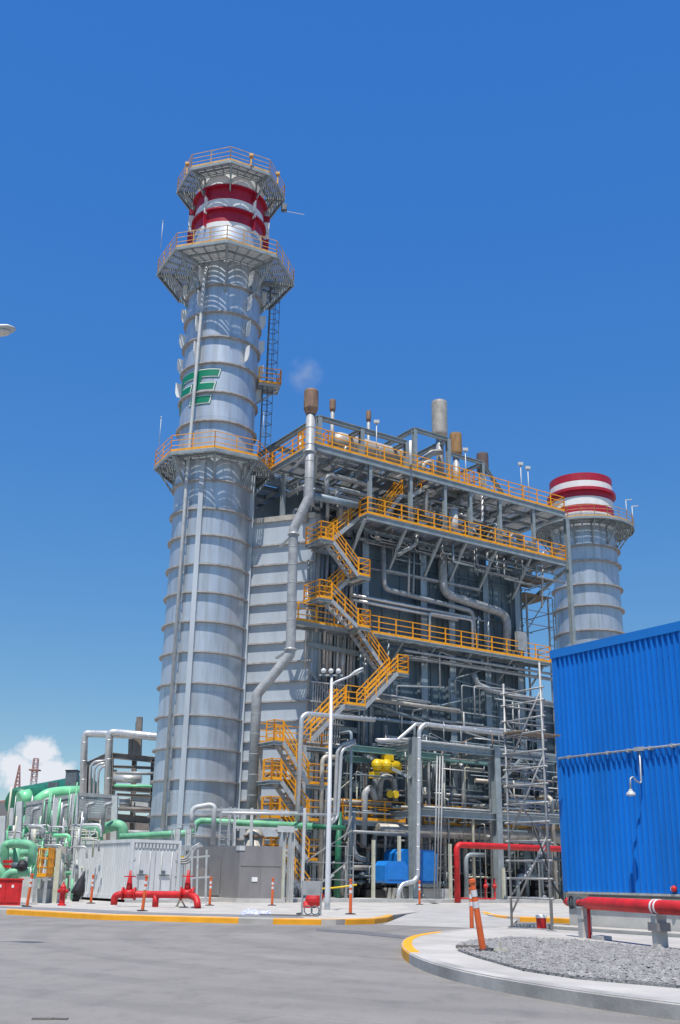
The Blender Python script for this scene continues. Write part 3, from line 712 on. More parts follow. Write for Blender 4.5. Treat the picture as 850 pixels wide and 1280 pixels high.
# ---------------------------------------------------------------- roof frame, vents, vessels
def frame(name, label, posts, beams, w=.3, m='steel', cat='steel frame', pm='post', group=None):
    lo = min((p for p, _ in posts), key=lambda p: p.z) if posts else beams[0][0]
    t = thing(name, label, cat, lo, group)
    for p, q in posts: MB().ibeam(p, q, w, w, .045, up=VV).build('post', m, t)
    for b_ in beams: MB().ibeam(b_[0], b_[1], w*.8, w, .04).build('beam', m, t)
    return t
hp = uz(399, 522, .6); zf = hp[1]
uf = [hp[0], uz(452, 540, .6)[0], uz(508, 560, .6)[0]]
P = [(W(u, v, ZT), W(u, v, zf)) for v in (.6, 6.5) for u in uf]+[(W(uf[0], 12.4, ZT), W(uf[0], 12.4, zf))]
B = [(W(uf[0], v, zf), W(uf[2], v, zf)) for v in (.6, 6.5)]+[(W(u, .6, zf), W(u, 12.4 if u == uf[0] else 6.5, zf)) for u in uf]
frame('roof_frame', 'open grey steel portal frame on the left half of the boiler roof', P, B, .3, group='steel frames on the boiler roof')
h2 = uz(518, 537, .6); u3 = uz(560, 552, .6)[0]
P = [(W(u, v, ZT), W(u, v, h2[1])) for v in (.6, 5) for u in (h2[0], u3)]
B = [(W(h2[0], v, h2[1]), W(u3, v, h2[1])) for v in (.6, 5)]+[(W(u, .6, h2[1]), W(u, 5, h2[1])) for u in (h2[0], u3)]
frame('roof_frame', 'taller open grey steel frame around the pale silencer on the boiler roof', P, B, .28, group='steel frames on the boiler roof')
h3 = uz(603, 579, 2.5); u4 = uz(560, 567, 2.5)[0]
P = [(W(h3[0], v, ZT), W(h3[0], v, h3[1])) for v in (2.5, 6)]+[(W(u4, v, ZT), W(u4, v, h3[1])) for v in (2.5, 6)]
B = [(W(u4, v, h3[1]), W(h3[0], v, h3[1])) for v in (2.5, 6)]+[(W(h3[0], 2.5, h3[1]), W(h3[0], 6, h3[1])), (W(h3[0], 2.5, h3[1]), W(uz(642, 612, 2.5)[0], 2.5, ZT+.1))]
frame('roof_frame', 'low grey steel frame with a slanting leg beside the rusty silencers on the roof', P, B, .24, group='steel frames on the boiler roof')
def vent(label, px, ytop, ymid, ybot, w, pw, v, m, zb_=ZT):
    D = pv(px, ybot, v); r = w/2/F*((D-CAM).dot(cam_f)); rp = pw/2/F*((D-CAM).dot(cam_f))
    p = pv(px, ybot, v); z1, z2 = pv(px, ymid, v).z, pv(px, ytop, v).z
    t = thing('vent_silencer', label, 'silencer', V((p.x, p.y, zb_)), 'vent silencers on the boiler roof')
    MB().cyl((p.x, p.y, zb_), (p.x, p.y, z1), rp).build('pipe', 'lag', t)
    MB().lathe((p.x, p.y, 0), [(rp*.8, z1-.25), (r*.96, z1), (r, z1+.12), (r, z2-.15), (r*.97, z2), (r*.8, z2), (r*.8, z2-.5), (.01, z2-.5)], 24).build('drum', m, t)
    return t
vent('small rusty-topped vent pipe just right of the tall vent', 415, 500, 512, 545, 8, 5, 2.2, 'rust')
vent('thinner rusty-topped vent pipe left of the roof centre', 460.5, 514, 525, 548, 6.5, 4, 3, 'rust')
vent('big pale grey silencer drum, tallest on the right of the boiler roof', 550.5, 503, 544, 589, 20, 10, 1.6, 'tanlag')
vent('orange rusty silencer drum beside the pale one', 570.5, 543, 568, 590, 15.5, 8, 3.4, 'rusto')
vent('dark rusty silencer drum, rightmost on the boiler roof', 604, 568, 589, 606, 15, 9, 3.4, 'rustd')
vent('pale capped pipe at the back left corner of the roof', 374.5, 534, 541, 575, 6, 4, 6.5, 'lag')
# roof vessels
p, q = pv(424, 553, 2.6), pv(503, 573, 2.6); zc = ZT+.75
zc = ZT+1.75; p.z = q.z = zc; d = (q-p).normalized()
b = MB(); b.sweep([p-d*.75, p-d*.6, p-d*.3, p, q, q+d*.3, q+d*.6, q+d*.75], [.05, .45, .68, .75, .75, .68, .45, .05], 20)
ve = thing('steam_drum', 'tan horizontal drum lying behind the roof railing', 'vessel', p+Z*-1.75); b.build('shell', 'tanlag', ve)
b = MB()
for f in (.2, .8): c = p+(q-p)*f; b.box(c-UU*.15-VV*.5-Z*1.75, UU*.3, VV*1., Z*1.4)
b.build('saddle', 'steel', ve)
def dome(label, x, y, v, r, h):
    p = pv(x, y, v); t = thing('dome_vessel', label, 'vessel', V((p.x, p.y, ZT)), 'domed vessels on the roof')
    MB().cyl((p.x, p.y, ZT), (p.x, p.y, ZT+h), r).build('shell', 'tanlag', t); MB().sphere((p.x, p.y, ZT+h), r, 20, (1, 1, .6), True).build('dome', 'tanlag', t)
dome('pale domed vessel cap behind the roof frame centre', 494, 550, 6.5, .95, 2.3)
dome('tan domed vessel by the roof railing under the pale silencer', 567, 600, 1.9, .85, .35)
pipe('fat pale pipe curving from the pale silencer down to the roof', [pv(551, 565, 1.2), pv(540, 566, 1.2), pv(520, 583, 1.2), pv(517, 592, 1.2)], .22, 'tanlag', .5)
pipe('second pale bend beside the silencer pipe on the roof', [pv(541, 590, 1.0), pv(539, 576, 1.0), pv(530, 580, 1.), pv(528, 592, 1.)], .17, 'tanlag', .4)
pipe('white upright pipe passing the roof edge left of the pale silencer', [pv(513, 551, -.1), pv(513, 580, -.1)], .09, 'white')
for x, y0, y1, lb in ((652, 612, 581, 'thin light pole with round lamp on the right of the roof edge'), (661, 614, 586, 'second thin light pole with flat lamp on the roof edge'), (582.5, 598, 563, 'thin light pole beside the orange rusty drum'), (470.5, 565, 528, 'thin grey light pole on the left part of the roof edge')):
    p, q = pv(x, y0, .1), pv(x, y1, .1); p.z = ZT; q.x, q.y = p.x, p.y
    t = thing('light_pole', lb, 'light pole', p, 'thin light poles'); MB().cyl(p, q, .035, n=6).build('pole', 'lgrey', t)
    MB().box(q-V((.18, .1, .05)), (.36, 0, 0), (0, .2, 0), (0, 0, .2)).build('lamp_head', 'lgrey', t)
for lb, u0_, w_ in (('tight cage of yellow gate rails at the left roof corner', 1.0, 1.3), ('taller yellow cage of rails around the orange rusty drum', uz(556, 590, 2)[0], 2.0)):
    rr = rail([W(u0_, 1.2, ZT), W(u0_+w_, 1.2, ZT), W(u0_+w_, 2.8, ZT), W(u0_, 2.8, ZT)], 1.7, True, .6, lv=(1.7, 1.2, .7, .3), toe=False); one(rr, 'railing_cage', 'orange', lb, 'railing', 'railing cages on the roof')
mb = rail([W(.9, v, ZT) for v in (6.5, 12.8)], 1.3, False, .55, lv=(1.3, .9, .5)); one(mb, 'railing', 'orange', 'dense yellow railing at the back left of the roof, by the tall stack', 'railing')
# tall vent pipe with dog-legs at the left corner
r_ = .28; Yv = 58.9
pts = [(388.5, 515), (386, 622), (367, 662), (363, 818), (321, 868), (313, 1040)]
tv = thing('vent_pipe', 'tall grey vent pipe with rusty head, running down beside the ribbed duct in two dog-legs', 'pipe', pY(313, 1040, Yv))
P = rounded([pY(x, y, Yv) for x, y in pts], .5); b = MB().sweep(P, r_, 16)
for i in range(len(pts)-1):
    a_, c_ = pY(*pts[i], Yv), pY(*pts[i+1], Yv); L = (c_-a_).length; d = (c_-a_)/L
    for k in range(1, int(L/1.1)): b.cyl(a_+d*(k*1.1-.02), a_+d*(k*1.1+.02), r_*1.03, n=16)
b.build('pipe', 'lag', tv)
p, z1, z2 = pY(388.5, 515, Yv), pY(388.5, 513, Yv).z, pY(388.5, 488.5, Yv).z
MB().lathe((p.x, p.y, 0), [(.3, z1-.3), (.42, z1), (.45, z1+.1), (.45, z2-.1), (.42, z2), (.36, z2), (.36, z2-.5), (.01, z2-.5)], 24).build('head', 'rust', tv)
for (x, y) in ((386, 565), (367, 668), (363, 812)): b = MB(); q = pY(x, y, Yv); b.cyl(q-Z*.05, q+Z*.05, .36, n=16); b.bar(q, q+VV*2.6+UU*.6, .12); b.build('support_clamp', 'galv', tv)
p = pY(388, 489, Yv)

# ================================================================ PIPES ON THE BOILER FRONT
vp = 1.75
def P_(v, *xy): return [pv(x, y, v) for x, y in xy]
pipe('thick grey lagged pipe dropping, then slanting right across the upper boiler front', P_(1.9, (553, 688), (554, 742), (634, 768), (633, 822)), .30, 'lag', .9, bands=.7)
pipe('thinner lagged pipe bending right across the upper boiler front, left of the thick one', P_(2.0, (479, 682), (480, 736), (590, 764), (593, 800)), .17, 'lag', .5, bands=.9)
for k in range(2): pipe('bright straight pipe of a level pair right of the zigzag stairs', P_(1.7, (441, 744+k*6), (572, 769+k*6)), .11, 'alu', group='pair of bright pipes by the zigzag stairs')
pipe('bright pipe hooping up out of the middle walkway', P_(1.6, (537, 800), (537, 766), (590, 775), (591, 812)), .09, 'alu', .25)
pipe('grey pipe leaving the underside of the second walkway with an elbow', P_(1.0, (521, 668), (520, 680), (497, 694)), .13, 'lag', .3)
pipe('blue grey header pipe sticking out left behind the tall vent, above the stairs', [W(uz(392, 620, .8)[0], .8, uz(392, 620, .8)[1]), W(uz(446, 632, .8)[0], .8, uz(446, 632, .8)[1])], .24, 'casing2')
pipe('lagged pipe bending from vertical to level below the middle walkway', P_(1.5, (592, 842), (597, 856), (614, 863), (690, 880)), .19, 'lag', .6, bands=.8)
pipe('long lagged pipe running level into the boiler behind the lower stair', P_(1.2, (465, 874), (574, 889)), .15, 'tanlag')
pipe('thin silver line above the level lagged pipe', P_(1.1, (470, 866), (538, 878)), .06, 'alu')
pipe('big blue grey beam-like pipe left of the pipe rack', P_(.6, (425, 893), (527, 905)), .1, 'casing2')
for k, (x, y0, y1) in enumerate([(451, 800, 960), (457.5, 795, 950), (486, 790, 900), (512, 680, 745), (518, 680, 742), (611, 760, 830), (598, 770, 820), (679, 690, 760), (526, 668, 700)]):
    pipe('thin upright pipe standing against the boiler casing front', P_(1.9, (x, y0), (x-.04*(y1-y0)*.6, y1)), .07, 'galv' if k % 2 else 'casing2', group='thin upright pipes on the boiler casing')
for k, (x, y0, y1) in enumerate([(398, 690, 790), (403, 690, 850), (409, 690, 830), (425, 705, 745), (432, 765, 830), (440, 705, 760), (395, 860, 915), (402, 862, 925), (408, 862, 925), (414, 862, 925), (424, 862, 935), (429, 800, 850)]):
    pipe('grey riser pipe in the row behind the zigzag stairs', P_(2.1, (x, y0), (x-.035*(y1-y0), y1)), .11 if k % 3 else .16, ('lag', 'casing2', 'galv')[k % 3], group='riser pipes behind the zigzag stairs')
for k in range(15):
    x = 386+k*4.3; y0 = 700+(k*37 % 50); y1 = 835+(k*53 % 60)
    pipe('grey riser pipe in the row behind the zigzag stairs', P_(2.25, (x, y0), (x-.035*(y1-y0), y1)), (.07, .11, .09, .14)[k % 4], ('galv', 'lag', 'casing2')[k % 3], group='riser pipes behind the zigzag stairs')
bl = thing('end_framing', 'grey steel beams tying the boiler corner behind the zigzag stairs', 'steel frame', pv(390, 900, 1.9))
for y0, y1 in ((805, 818), (905, 914), (686, 701)): MB().ibeam(pv(386-.03*(y0-800), y0, 1.95), pv(452-.03*(y0-800), y1, 1.95), .2, .3, .03).build('beam', 'steel', bl)
MB().bar(pv(388, 838, 1.9), pv(430, 905, 1.9), .12).build('brace', 'steel', bl); MB().bar(pv(384, 905, 1.9), pv(428, 842, 1.9), .12).build('brace', 'steel', bl)
# row of fine tubes low on the left (sampling panel)
tp = thing('tube_bank', 'bank of fine pale upright tubes behind the street lamp head', 'tubes', pv(392, 935, 1.9))
for i in range(13):
    x = 391+i*2.9; MB().bar(pv(x+.6, 853, 1.9), pv(x-2.2, 932, 1.9), .07).build('tube', 'galv', tp)
b = MB()
for y in (852, 876, 902, 930): b.bar(pv(389-(y-852)*.03, y, 1.8), pv(431-(y-852)*.03, y+5, 1.8), .09)
b.build('cross_bar', 'galv', tp)
# crowded pipework under the roof deck
rnd = random.Random(11)
for k in range(64):
    u = rnd.uniform(1.2, 19); v = rnd.uniform(1.2, 4.6); z = rnd.uniform(23.6, 26.0); L = rnd.uniform(1.2, 4.5); r = rnd.choice((.06, .08, .12, .17))
    z2 = max(22.6, z-rnd.uniform(.7, 3)); a_ = W(u, v, z); 
    pts = [W(u, v, z2), W(u, v, z), W(u+L, v, z), W(u+L, v+rnd.uniform(.6, 2), z)] if k % 2 else [W(u, v, z2), W(u, v, z), W(u, v+2.2, z)]
    pipe('lagged pipe in the tangle under the boiler roof deck', pts, r, rnd.choice(('lag', 'lag', 'dsteel', 'galv', 'casing2')), r*2.5, group='tangled pipes under the roof deck', n=8)
for k in range(12):
    u = rnd.uniform(ua+.5, 6) if k < 6 else rnd.uniform(7, 19); v = rnd.uniform(3.0, 4.3)
    t = thing('header_vessel', 'stubby round-topped upright vessel in the shade under the boiler roof', 'vessel', W(u, v, 22.5), 'upright vessels under the roof deck')
    r = rnd.uniform(.18, .34); h = rnd.uniform(.9, 2.2); MB().cyl(W(u, v, 22.5), W(u, v, 22.5+h), r, n=12).build('shell', rnd.choice(('lag', 'tanlag', 'dsteel')), t); MB().sphere(W(u, v, 22.5+h), r, 12, (1, 1, .8), True).build('dome', 'lag', t)
q = pv(567, 660, .8); t = thing('tank', 'pale grey capped tank standing on the second walkway between two posts', 'tank', V((q.x, q.y, Z2)))
zt_ = pv(567, 637, .8).z; MB().cyl((q.x, q.y, Z2), (q.x, q.y, zt_), .33, n=20).build('shell', 'lgrey', t); MB().lathe((q.x, q.y, 0), [(.36, zt_-.06), (.36, zt_+.02), (.15, zt_+.14), (.01, zt_+.14)], 20).build('lid', 'lgrey', t)
pipe('pale L-shaped pipe hanging beside the second walkway posts', P_(1.0, (603, 618), (603, 653), (575, 643)), .1, 'alu', .2)
pipe('silver pipe bend over the second walkway railing, left of the tank', P_(1.2, (543, 615), (533, 613), (532, 645)), .13, 'alu', .3)
bx = thing('control_cabinet', 'pale grey cabinets standing at the right end of the second walkway', 'cabinet', W(19.8, 2.2, Z2)); 
MB().box(W(19.4, 1.6, Z2), UU*.9, VV*.6, Z*1.5).build('body', 'lgrey', bx); MB().box(W(20.5, 1.6, Z2), UU*.5, VV*.6, Z*1.2).build('body', 'lgrey', bx)
bx = one(MB().box(pv(648, 812, .9), UU*.8, VV*.3, Z*1.3), 'control_cabinet', 'lag', 'grey cabinet on the middle walkway railing near its right end', 'cabinet')

# ================================================================ FRONT PIPE RACK
vr = -2.2
rk = thing('pipe_rack', 'grey blue steel pipe rack portal standing in front of the lower boiler', 'pipe rack', W(uz(515, 1126, vr)[0], vr, .34))
uR = [uz(517, 1000, vr)[0], uz(621, 1010, vr)[0], uz(700, 1020, vr)[0]]
for i, u in enumerate(uR[:2]):
    zt_ = uz(516, 915, vr)[1]-.3
    MB().ibeam(W(u, vr, .34), W(u, vr, zt_), .42, .45, .06, up=VV).build('column', 'steel', rk); MB().ibeam(W(u, vr+4, .34), W(u, vr+4, zt_), .35, .4, .06, up=VV).build('column', 'steel', rk)
zbm = uz(570, 936, vr)[1]; zbl = uz(570, 1018, vr)[1]
for v in (vr+.05, vr+3.95):
    for z in (zbm, zbl): MB().ibeam(W(uR[0]+.25, v, z), W(uR[2]+1, v, z), .28, .42, .05).build('beam', 'steel', rk)
for u in uR[:2]:
    for z in (zbm-.1, zbl-.1): MB().ibeam(W(u, vr+.25, z), W(u, vr+3.75, z), .28, .4, .05).build('beam', 'steel', rk)
for z in (zbm-.15, zbm-.75): MB().ibeam(W(uz(432, 926, vr+3)[0], vr+3, z), W(uR[0]-.3, vr+3, z), .25, .36, .05).build('beam', 'steel' if z > zbm-.5 else 'teal', rk)
MB().bar(W(uR[0], vr+3.9, zbm-.3), W(uR[0]-2, vr+3.1, zbm+.05), .2, .3).build('beam', 'steel', rk)
MB().bar(W(uR[0]-.1, vr+.1, zbm-1.9), W(uR[0]-1.6, vr+2.6, zbm-.5), .16).build('brace', 'steel', rk)
for p, q in (((613, 992), (652, 948)), ((655, 948), (696, 1012)), ((612, 1118), (655, 1036)), ((656, 1036), (700, 1100))): MB().bar(pv(*p, vr+3.6), pv(*q, vr+3.6), .17).build('brace', 'steel', rk)
b = MB()
for i in range(6): b.bar(W(uR[0]+.5+i*.85, vr+2, zbm-.55), W(uR[0]+.5+i*.85, vr+3.9, zbm-.55), .08, .08)
b.bar(W(uR[0]+.3, vr+1.9, zbm-.45), W(uR[1]+1, vr+1.9, zbm-.45), .12, .22); b.build('cable_tray', 'teal', rk)
for y0, y1, r, m, lb in ((905, 918, .13, 'alu', 'silver pipe running along the top of the pipe rack and turning down its left column'), ):
    pipe(lb, P_(vr-.5, (640, y1+1), (531, y0), (524, 912), (522, 1096), (517, 1102), (503, 1105), (498, 1114), (497, 1128)), r, m, .45, bands=1.2)
pipe('second silver pipe following the rack top just behind the first', P_(vr-.1, (640, 914), (520, 905), (497, 925), (470, 925)), .1, 'alu', .3)
for k in range(4): pipe('bare silver pipe lying along the rack top', [W(uR[0]-.4, vr+.8+k*.7, zbm+.35), W(uR[2]+2, vr+.8+k*.7, zbm+.35)], .08+.02*(k % 2), 'alu' if k % 2 else 'lag', group='pipes lying on the rack top')
for k in range(3): pipe('bare silver pipe lying along the lower rack beam', [W(uR[0]+.2, vr+.6+k*.9, zbl+.34), W(uR[2]+2, vr+.6+k*.9, zbl+.34)], .09, ('lag', 'tanlag', 'alu')[k], group='pipes lying on the lower rack beam')
pipe('big tan lagged main running level behind the rack columns, low down', [W(uz(472, 1040, -.6)[0], -.6, uz(560, 1041, -.6)[1]), W(uz(708, 1045, -.6)[0]+3, -.6, uz(560, 1041, -.6)[1])], .34, 'tanlag', bands=1.1)
pipe('brown grey lagged pipe level with the scaffold boards, above the tan main', [W(uz(632, 1022, -1)[0], -1, uz(632, 1022, -1)[1]), W(uz(708, 1022, -1)[0]+3, -1, uz(632, 1022, -1)[1])], .2, 'rustd' and 'tanlag', bands=1.3)
for x in (546.5, 550, 553.5): pipe('grey conduit of a tight upright bundle right of the rack column', P_(vr-.6, (x, 945), (x-4, 1128)), .045, 'lag', group='bundle of upright conduits by the rack column')
# hoist
hq = pv(485, 958, -.6); ho = thing('chain_hoist', 'yellow electric chain hoist hanging from the pipe rack beam with its hook block below', 'hoist', hq+Z*-2.2)
b = MB(); b.cyl(hq-UU*.9, hq+UU*.75, .36, n=16).build('motor_drum', 'yellow', ho)
MB().sphere(hq-UU*1.0-VV*.3, .34, 12).build('motor_cover', 'yellow', ho); MB().sphere(hq-UU*.45-VV*.45+Z*.02, .33, 12).build('motor_cover', 'yellow', ho)
b = MB(); b.box(hq-UU*1.3-VV*.3-Z*.75, UU*.5, VV*.4, Z*.35); b.build('control_case', 'yellow', ho); b = MB(); b.box(hq-UU*.3-VV*.3+Z*.3, UU*.5, VV*.6, Z*.35); b.build('trolley', 'yellow', ho)
MB().bar(hq+UU*.35-Z*.3, hq+UU*.35-Z*1.35, .03).build('chain', 'dsteel', ho)
b = MB(); c = hq+UU*.35-Z*1.55; b.cyl(c-UU*.2-VV*.05, c-UU*.2+VV*.1, .22, n=12); b.cyl(c+UU*.2-VV*.05, c+UU*.2+VV*.1, .22, n=12); b.build('hook_block', 'yellow', ho)
MB().ibeam(W(uz(432, 940, -.6)[0], -.6, hq.z+.85), W(uR[0]+4, -.6, hq.z+.85), .22, .35, .05).build('runway_beam', 'teal', ho)
# low walkways
w1 = platform('walkway', 'low yellow railed platform under the hoist, left of the rack column', 'walkway', uz(428, 1024, -.3)[0], uz(507, 1026, -.3)[0], -.3, 1.3, uz(470, 1026, -.3)[1], 'flb', 'low yellow platforms')
w2 = platform('walkway', 'low yellow railed platform seen through the pipe rack', 'walkway', uz(530, 1030, .6)[0], uz(596, 1033, .6)[0], .6, 1.9, uz(560, 1031, .6)[1], 'fb', 'low yellow platforms')
w3 = platform('walkway', 'low yellow railed platform behind the scaffold foot', 'walkway', uz(632, 1034, .6)[0], uz(712, 1038, .6)[0], .6, 1.9, uz(670, 1036, .6)[1], 'fb', 'low yellow platforms')
# blue enclosures
def block(name, label, cat, px0, px1, yt, yb, v, dep, m, extra=None):
    p = pv(px0, yb, v); q = pv(px1, yb, v); L = (q-p).dot(UU); h = pv(px0, yt, v).z-p.z
    t = thing(name, label, cat, p+UU*L/2)
    b = MB(); o = p; c = .12
    poly = [o+Z*c, o+UU*c, o+UU*(L-c), o+UU*L+Z*c, o+UU*L+Z*(h-c*2), o+UU*(L-c*2)+Z*h, o+UU*c*2+Z*h, o+Z*(h-c*2)]
    b.extr(poly, VV*dep).build('body', m, t); return t, p, L, h
t, p, L, h = block('pump_enclosure', 'small bright blue box cover left of the rack column', 'enclosure', 481, 510, 1076, 1104, -2.75, 1.0, 'blue2')
MB().box(p+UU*.15-VV*.03+Z*.2, UU*(L-.3), VV*.03, Z*(h-.5)).build('door', 'blue2', t)
t, p, L, h = block('pump_enclosure', 'large bright blue machine cover with a lower door, behind the rack column', 'enclosure', 501, 547, 1061, 1104, -1.75, 1.6, 'blue2')
MB().box(p+UU*(L*.5)-VV*.05+Z*.15, UU*L*.45, VV*.05, Z*h*.5).build('door', 'blue2', t); b = MB(); b.bar(p+UU*.1+Z*-.1-VV*.1, p+UU*L+Z*-.1-VV*.1, .2, .2); b.build('base_frame', 'dsteel', t)
q = thing('machine_plinth', 'rough concrete block under the blue machine cover', 'plinth', W(7.5, -1.2, .34)); MB().box(W(uz(500, 1120, -1.7)[0], -1.7, .33), UU*3.6, VV*1.8, Z*.55).build('block', 'plinth', q)
for k in range(60):      # lines on the boiler front above the racks
    u = rnd.uniform(6, 19); v = rnd.uniform(1.2, 2.2); z = rnd.uniform(6, 13.5); L = rnd.uniform(1, 5); r = rnd.choice((.04, .05, .06, .1))
    m = rnd.choice(('lag', 'galv', 'tube', 'casing2', 'steel'))
    if k % 3: pipe('slim pipe turning across the boiler casing below the middle walkway', [W(u, v, z), W(u, v, z+rnd.uniform(.8, 3)*(1 if k % 2 else -1)), W(u+L, v, z+rnd.uniform(-.1, .1)+(1.5 if k % 2 else -1.5))][:2]+([W(u+L, v, z+(2 if k % 2 else -2))] if k % 4 else []), r, m, .2, group='slim pipes below the middle walkway', n=8)
    else: pipe('slim level line along the boiler casing below the middle walkway', [W(u, v, z), W(u+L+2, v, z)], r, m, group='level lines below the middle walkway', n=8)
for k in range(26):
    u = rnd.uniform(5.2, 21); v = rnd.uniform(.3, 2); z = Z2-.45; L = rnd.uniform(.5, 1.5)
    pipe('thin hanger line under the second walkway', [W(u, v, z), W(u, v, z-L), W(u+rnd.uniform(1, 3.5), v, z-L)], rnd.choice((.035, .05, .07)), rnd.choice(('lag', 'tube', 'dsteel', 'steel')), .12, group='hanger lines under the second walkway', n=6)
for k in range(22):
    u = rnd.uniform(1.5, 21); v = rnd.uniform(.9, 3.5); L = rnd.uniform(.8, 2.6)
    pipe('thin line rising from the boiler roof deck', [W(u, v, ZT), W(u, v, ZT+L*.5), W(u+L, v, ZT+L*.5)] if k % 2 else [W(u, v, ZT), W(u, v, ZT+L*.7), W(u, v+1.5, ZT+L*.7)], rnd.choice((.04, .06, .09)), rnd.choice(('lag', 'alu', 'galv', 'tanlag')), .2, group='thin lines on the boiler roof', n=8)
for k in range(7):
    z = (4.9, 6.4, 8.1, 9.6, 11, 18.2, 20.3)[k]; t = thing('cable_tray', 'grey cable tray running level on the boiler front, %s' % ('lowest', 'second lowest', 'third from the ground', 'just above the rack top', 'between rack top and middle walkway', 'midway between the two walkways', 'close below the second walkway')[k], 'cable tray', W(11, 2.1, z))
    b = MB(); b.box(W(rnd.uniform(5, 8), 1.95, z), UU*rnd.uniform(8, 12), VV*.3, Z*.03); b.build('tray', 'galv' if k % 2 else 'lag', t)
    b = MB(); b.box(W(7.5, 1.93, z+.03), UU*8, VV*.03, Z*.12); b.build('side_rail', 'galv' if k % 2 else 'lag', t)
# dim pipework at the foot of the boiler
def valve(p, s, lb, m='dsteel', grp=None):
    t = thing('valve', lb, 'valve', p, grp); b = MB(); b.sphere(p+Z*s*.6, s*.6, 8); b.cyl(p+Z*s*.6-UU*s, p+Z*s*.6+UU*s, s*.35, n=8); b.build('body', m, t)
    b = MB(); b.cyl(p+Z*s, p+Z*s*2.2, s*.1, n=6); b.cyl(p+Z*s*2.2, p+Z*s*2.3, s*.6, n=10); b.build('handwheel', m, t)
for k in range(150):
    u = rnd.uniform(.5, 25); v = rnd.uniform(-1.9, 1.9); h = rnd.uniform(1.0, 9.2)
    if 3.0 < u < 9.6: v = rnd.uniform(.1, 2); r = rnd.choice((.04, .05, .06, .09, .14))
    m = rnd.choice(('lag', 'galv', 'galv', 'casing2', 'dsteel', 'cream', 'tanlag', 'steel'))
    if k % 3 == 0: pts = [W(u, v, .35), W(u, v, h), W(u+rnd.uniform(.8, 4), v, h)]
    elif k % 3 == 1: pts = [W(u, v, .35), W(u, v, h), W(u, v+rnd.uniform(.8, 2), h)]
    else: pts = [W(u, v, h), W(u+rnd.uniform(2, 5), v, h)]
    if len(pts) == 3: pipe('thin pipe bending up out of the crowded pipework at the boiler foot', pts, r, m, r*3, group='bent pipes at the boiler foot', n=8)
    else: pipe('short straight level pipe in the crowded pipework at the boiler foot', pts, r, m, group='level pipes at the boiler foot', n=8)
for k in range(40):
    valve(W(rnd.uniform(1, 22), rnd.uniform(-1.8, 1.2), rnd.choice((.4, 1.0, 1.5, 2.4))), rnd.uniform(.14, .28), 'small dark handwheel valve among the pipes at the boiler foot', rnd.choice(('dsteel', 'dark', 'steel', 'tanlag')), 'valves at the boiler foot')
for x, y0, y1, lb in ((468, 1050, 1122, 'cream painted post left of the small blue cover'), (500.5, 1045, 1128, 'cream painted post between the two blue covers'), (565, 1055, 1125, 'cream painted post left of the red pipe arch'), (632, 1085, 1128, 'short pale post right of the rack leg')):
    p, q = pv(x, y0, -2.6), pv(x-1.5, y1, -2.6); q.z = .34; p.x, p.y = q.x, q.y
    t = thing('post', lb, 'post', q, 'cream posts'); MB().bar(q, p, .15).build('shaft', 'cream', t); MB().box(q-V((.15, .15, 0)), (.3, 0, 0), (0, .3, 0), (0, 0, .05)).build('base_plate', 'galv', t)
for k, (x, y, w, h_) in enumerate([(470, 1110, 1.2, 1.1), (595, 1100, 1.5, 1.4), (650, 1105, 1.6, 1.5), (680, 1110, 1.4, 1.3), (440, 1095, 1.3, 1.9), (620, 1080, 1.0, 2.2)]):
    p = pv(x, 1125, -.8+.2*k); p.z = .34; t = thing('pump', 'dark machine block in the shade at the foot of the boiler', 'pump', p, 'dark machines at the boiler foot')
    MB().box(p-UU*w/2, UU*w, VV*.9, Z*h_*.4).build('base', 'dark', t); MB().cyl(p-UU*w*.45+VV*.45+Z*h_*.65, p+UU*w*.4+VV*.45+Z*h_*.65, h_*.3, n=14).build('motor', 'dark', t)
pipe('grey lagged pipe looping down beside the ladder at the boiler foot', P_(-.8, (441, 1010), (441, 1062), (446, 1072), (456, 1075)), .16, 'lag', .4)
pipe('fat grey lagged hook-shaped pipe below the hoist', P_(-.2, (454, 1060), (456, 990), (464, 984), (469, 1000)), .2, 'lag', .5)
pipe('lagged pipe arch left of the rack column', P_(.2, (474, 1000), (476, 970), (492, 972), (494, 1002)), .18, 'lag', .5)
pipe('dark green upright pipe beside the lamp post, with a ladder next to it', P_(-1.9, (424, 1015), (421, 1122)), .17, 'dgreen')
one(ladder(MB(), pv(436, 1122, -2.0), pv(437, 1058, -2.0), UU, -VV, False, .5), 'ladder', 'galv', 'pale grey upright ladder between lamp post and blue covers', 'ladder')
sc = thing('scaffold', 'thin tube scaffold beside the lamp post, boards removed', 'scaffold', pv(403, 1125, -2.3))
for x in (402, 432): MB().bar(pv(x+6, 985, -2.3), pv(x, 1126, -2.3), .06).build('standard', 'tube', sc)
b = MB()
for y in (1058, 1079, 1100): b.bar(pv(377, y-2, -2.3), pv(434, y, -2.3), .05)
b.bar(pv(377, 1080, -2.35), pv(440, 1038, -2.35), .06); b.bar(pv(400, 1105, -2.35), pv(434, 1078, -2.35), .06); b.bar(pv(430, 1050, -2.35), pv(440, 1020, -2.35), .06); b.build('ledger', 'tube', sc)
# tall hooped pipe in front of the stair tower and the silver pair right of the lamp post
pipe('tall silver pipe hooping over to the right in front of the left stair tower', P_(-2.4, (371, 1036), (377, 897), (383, 892), (468, 900)), .13, 'alu', .7)
for k in range(2): pipe('slim silver pipe of a pair bending beside the street lamp post', P_(-2.0, (444, 925+k*3), (427+k*5, 931+k*3), (421.5+k*5, 940), (418+k*4, 1022), (410, 1032)), .1, 'alu' if k else 'lag', .5, group='pair of silver pipes by the lamp post')
pipe('level silver pipe crossing in front of the stair tower to the lamp post', P_(-2.7, (277, 1016), (420, 1019)), .075, 'alu')
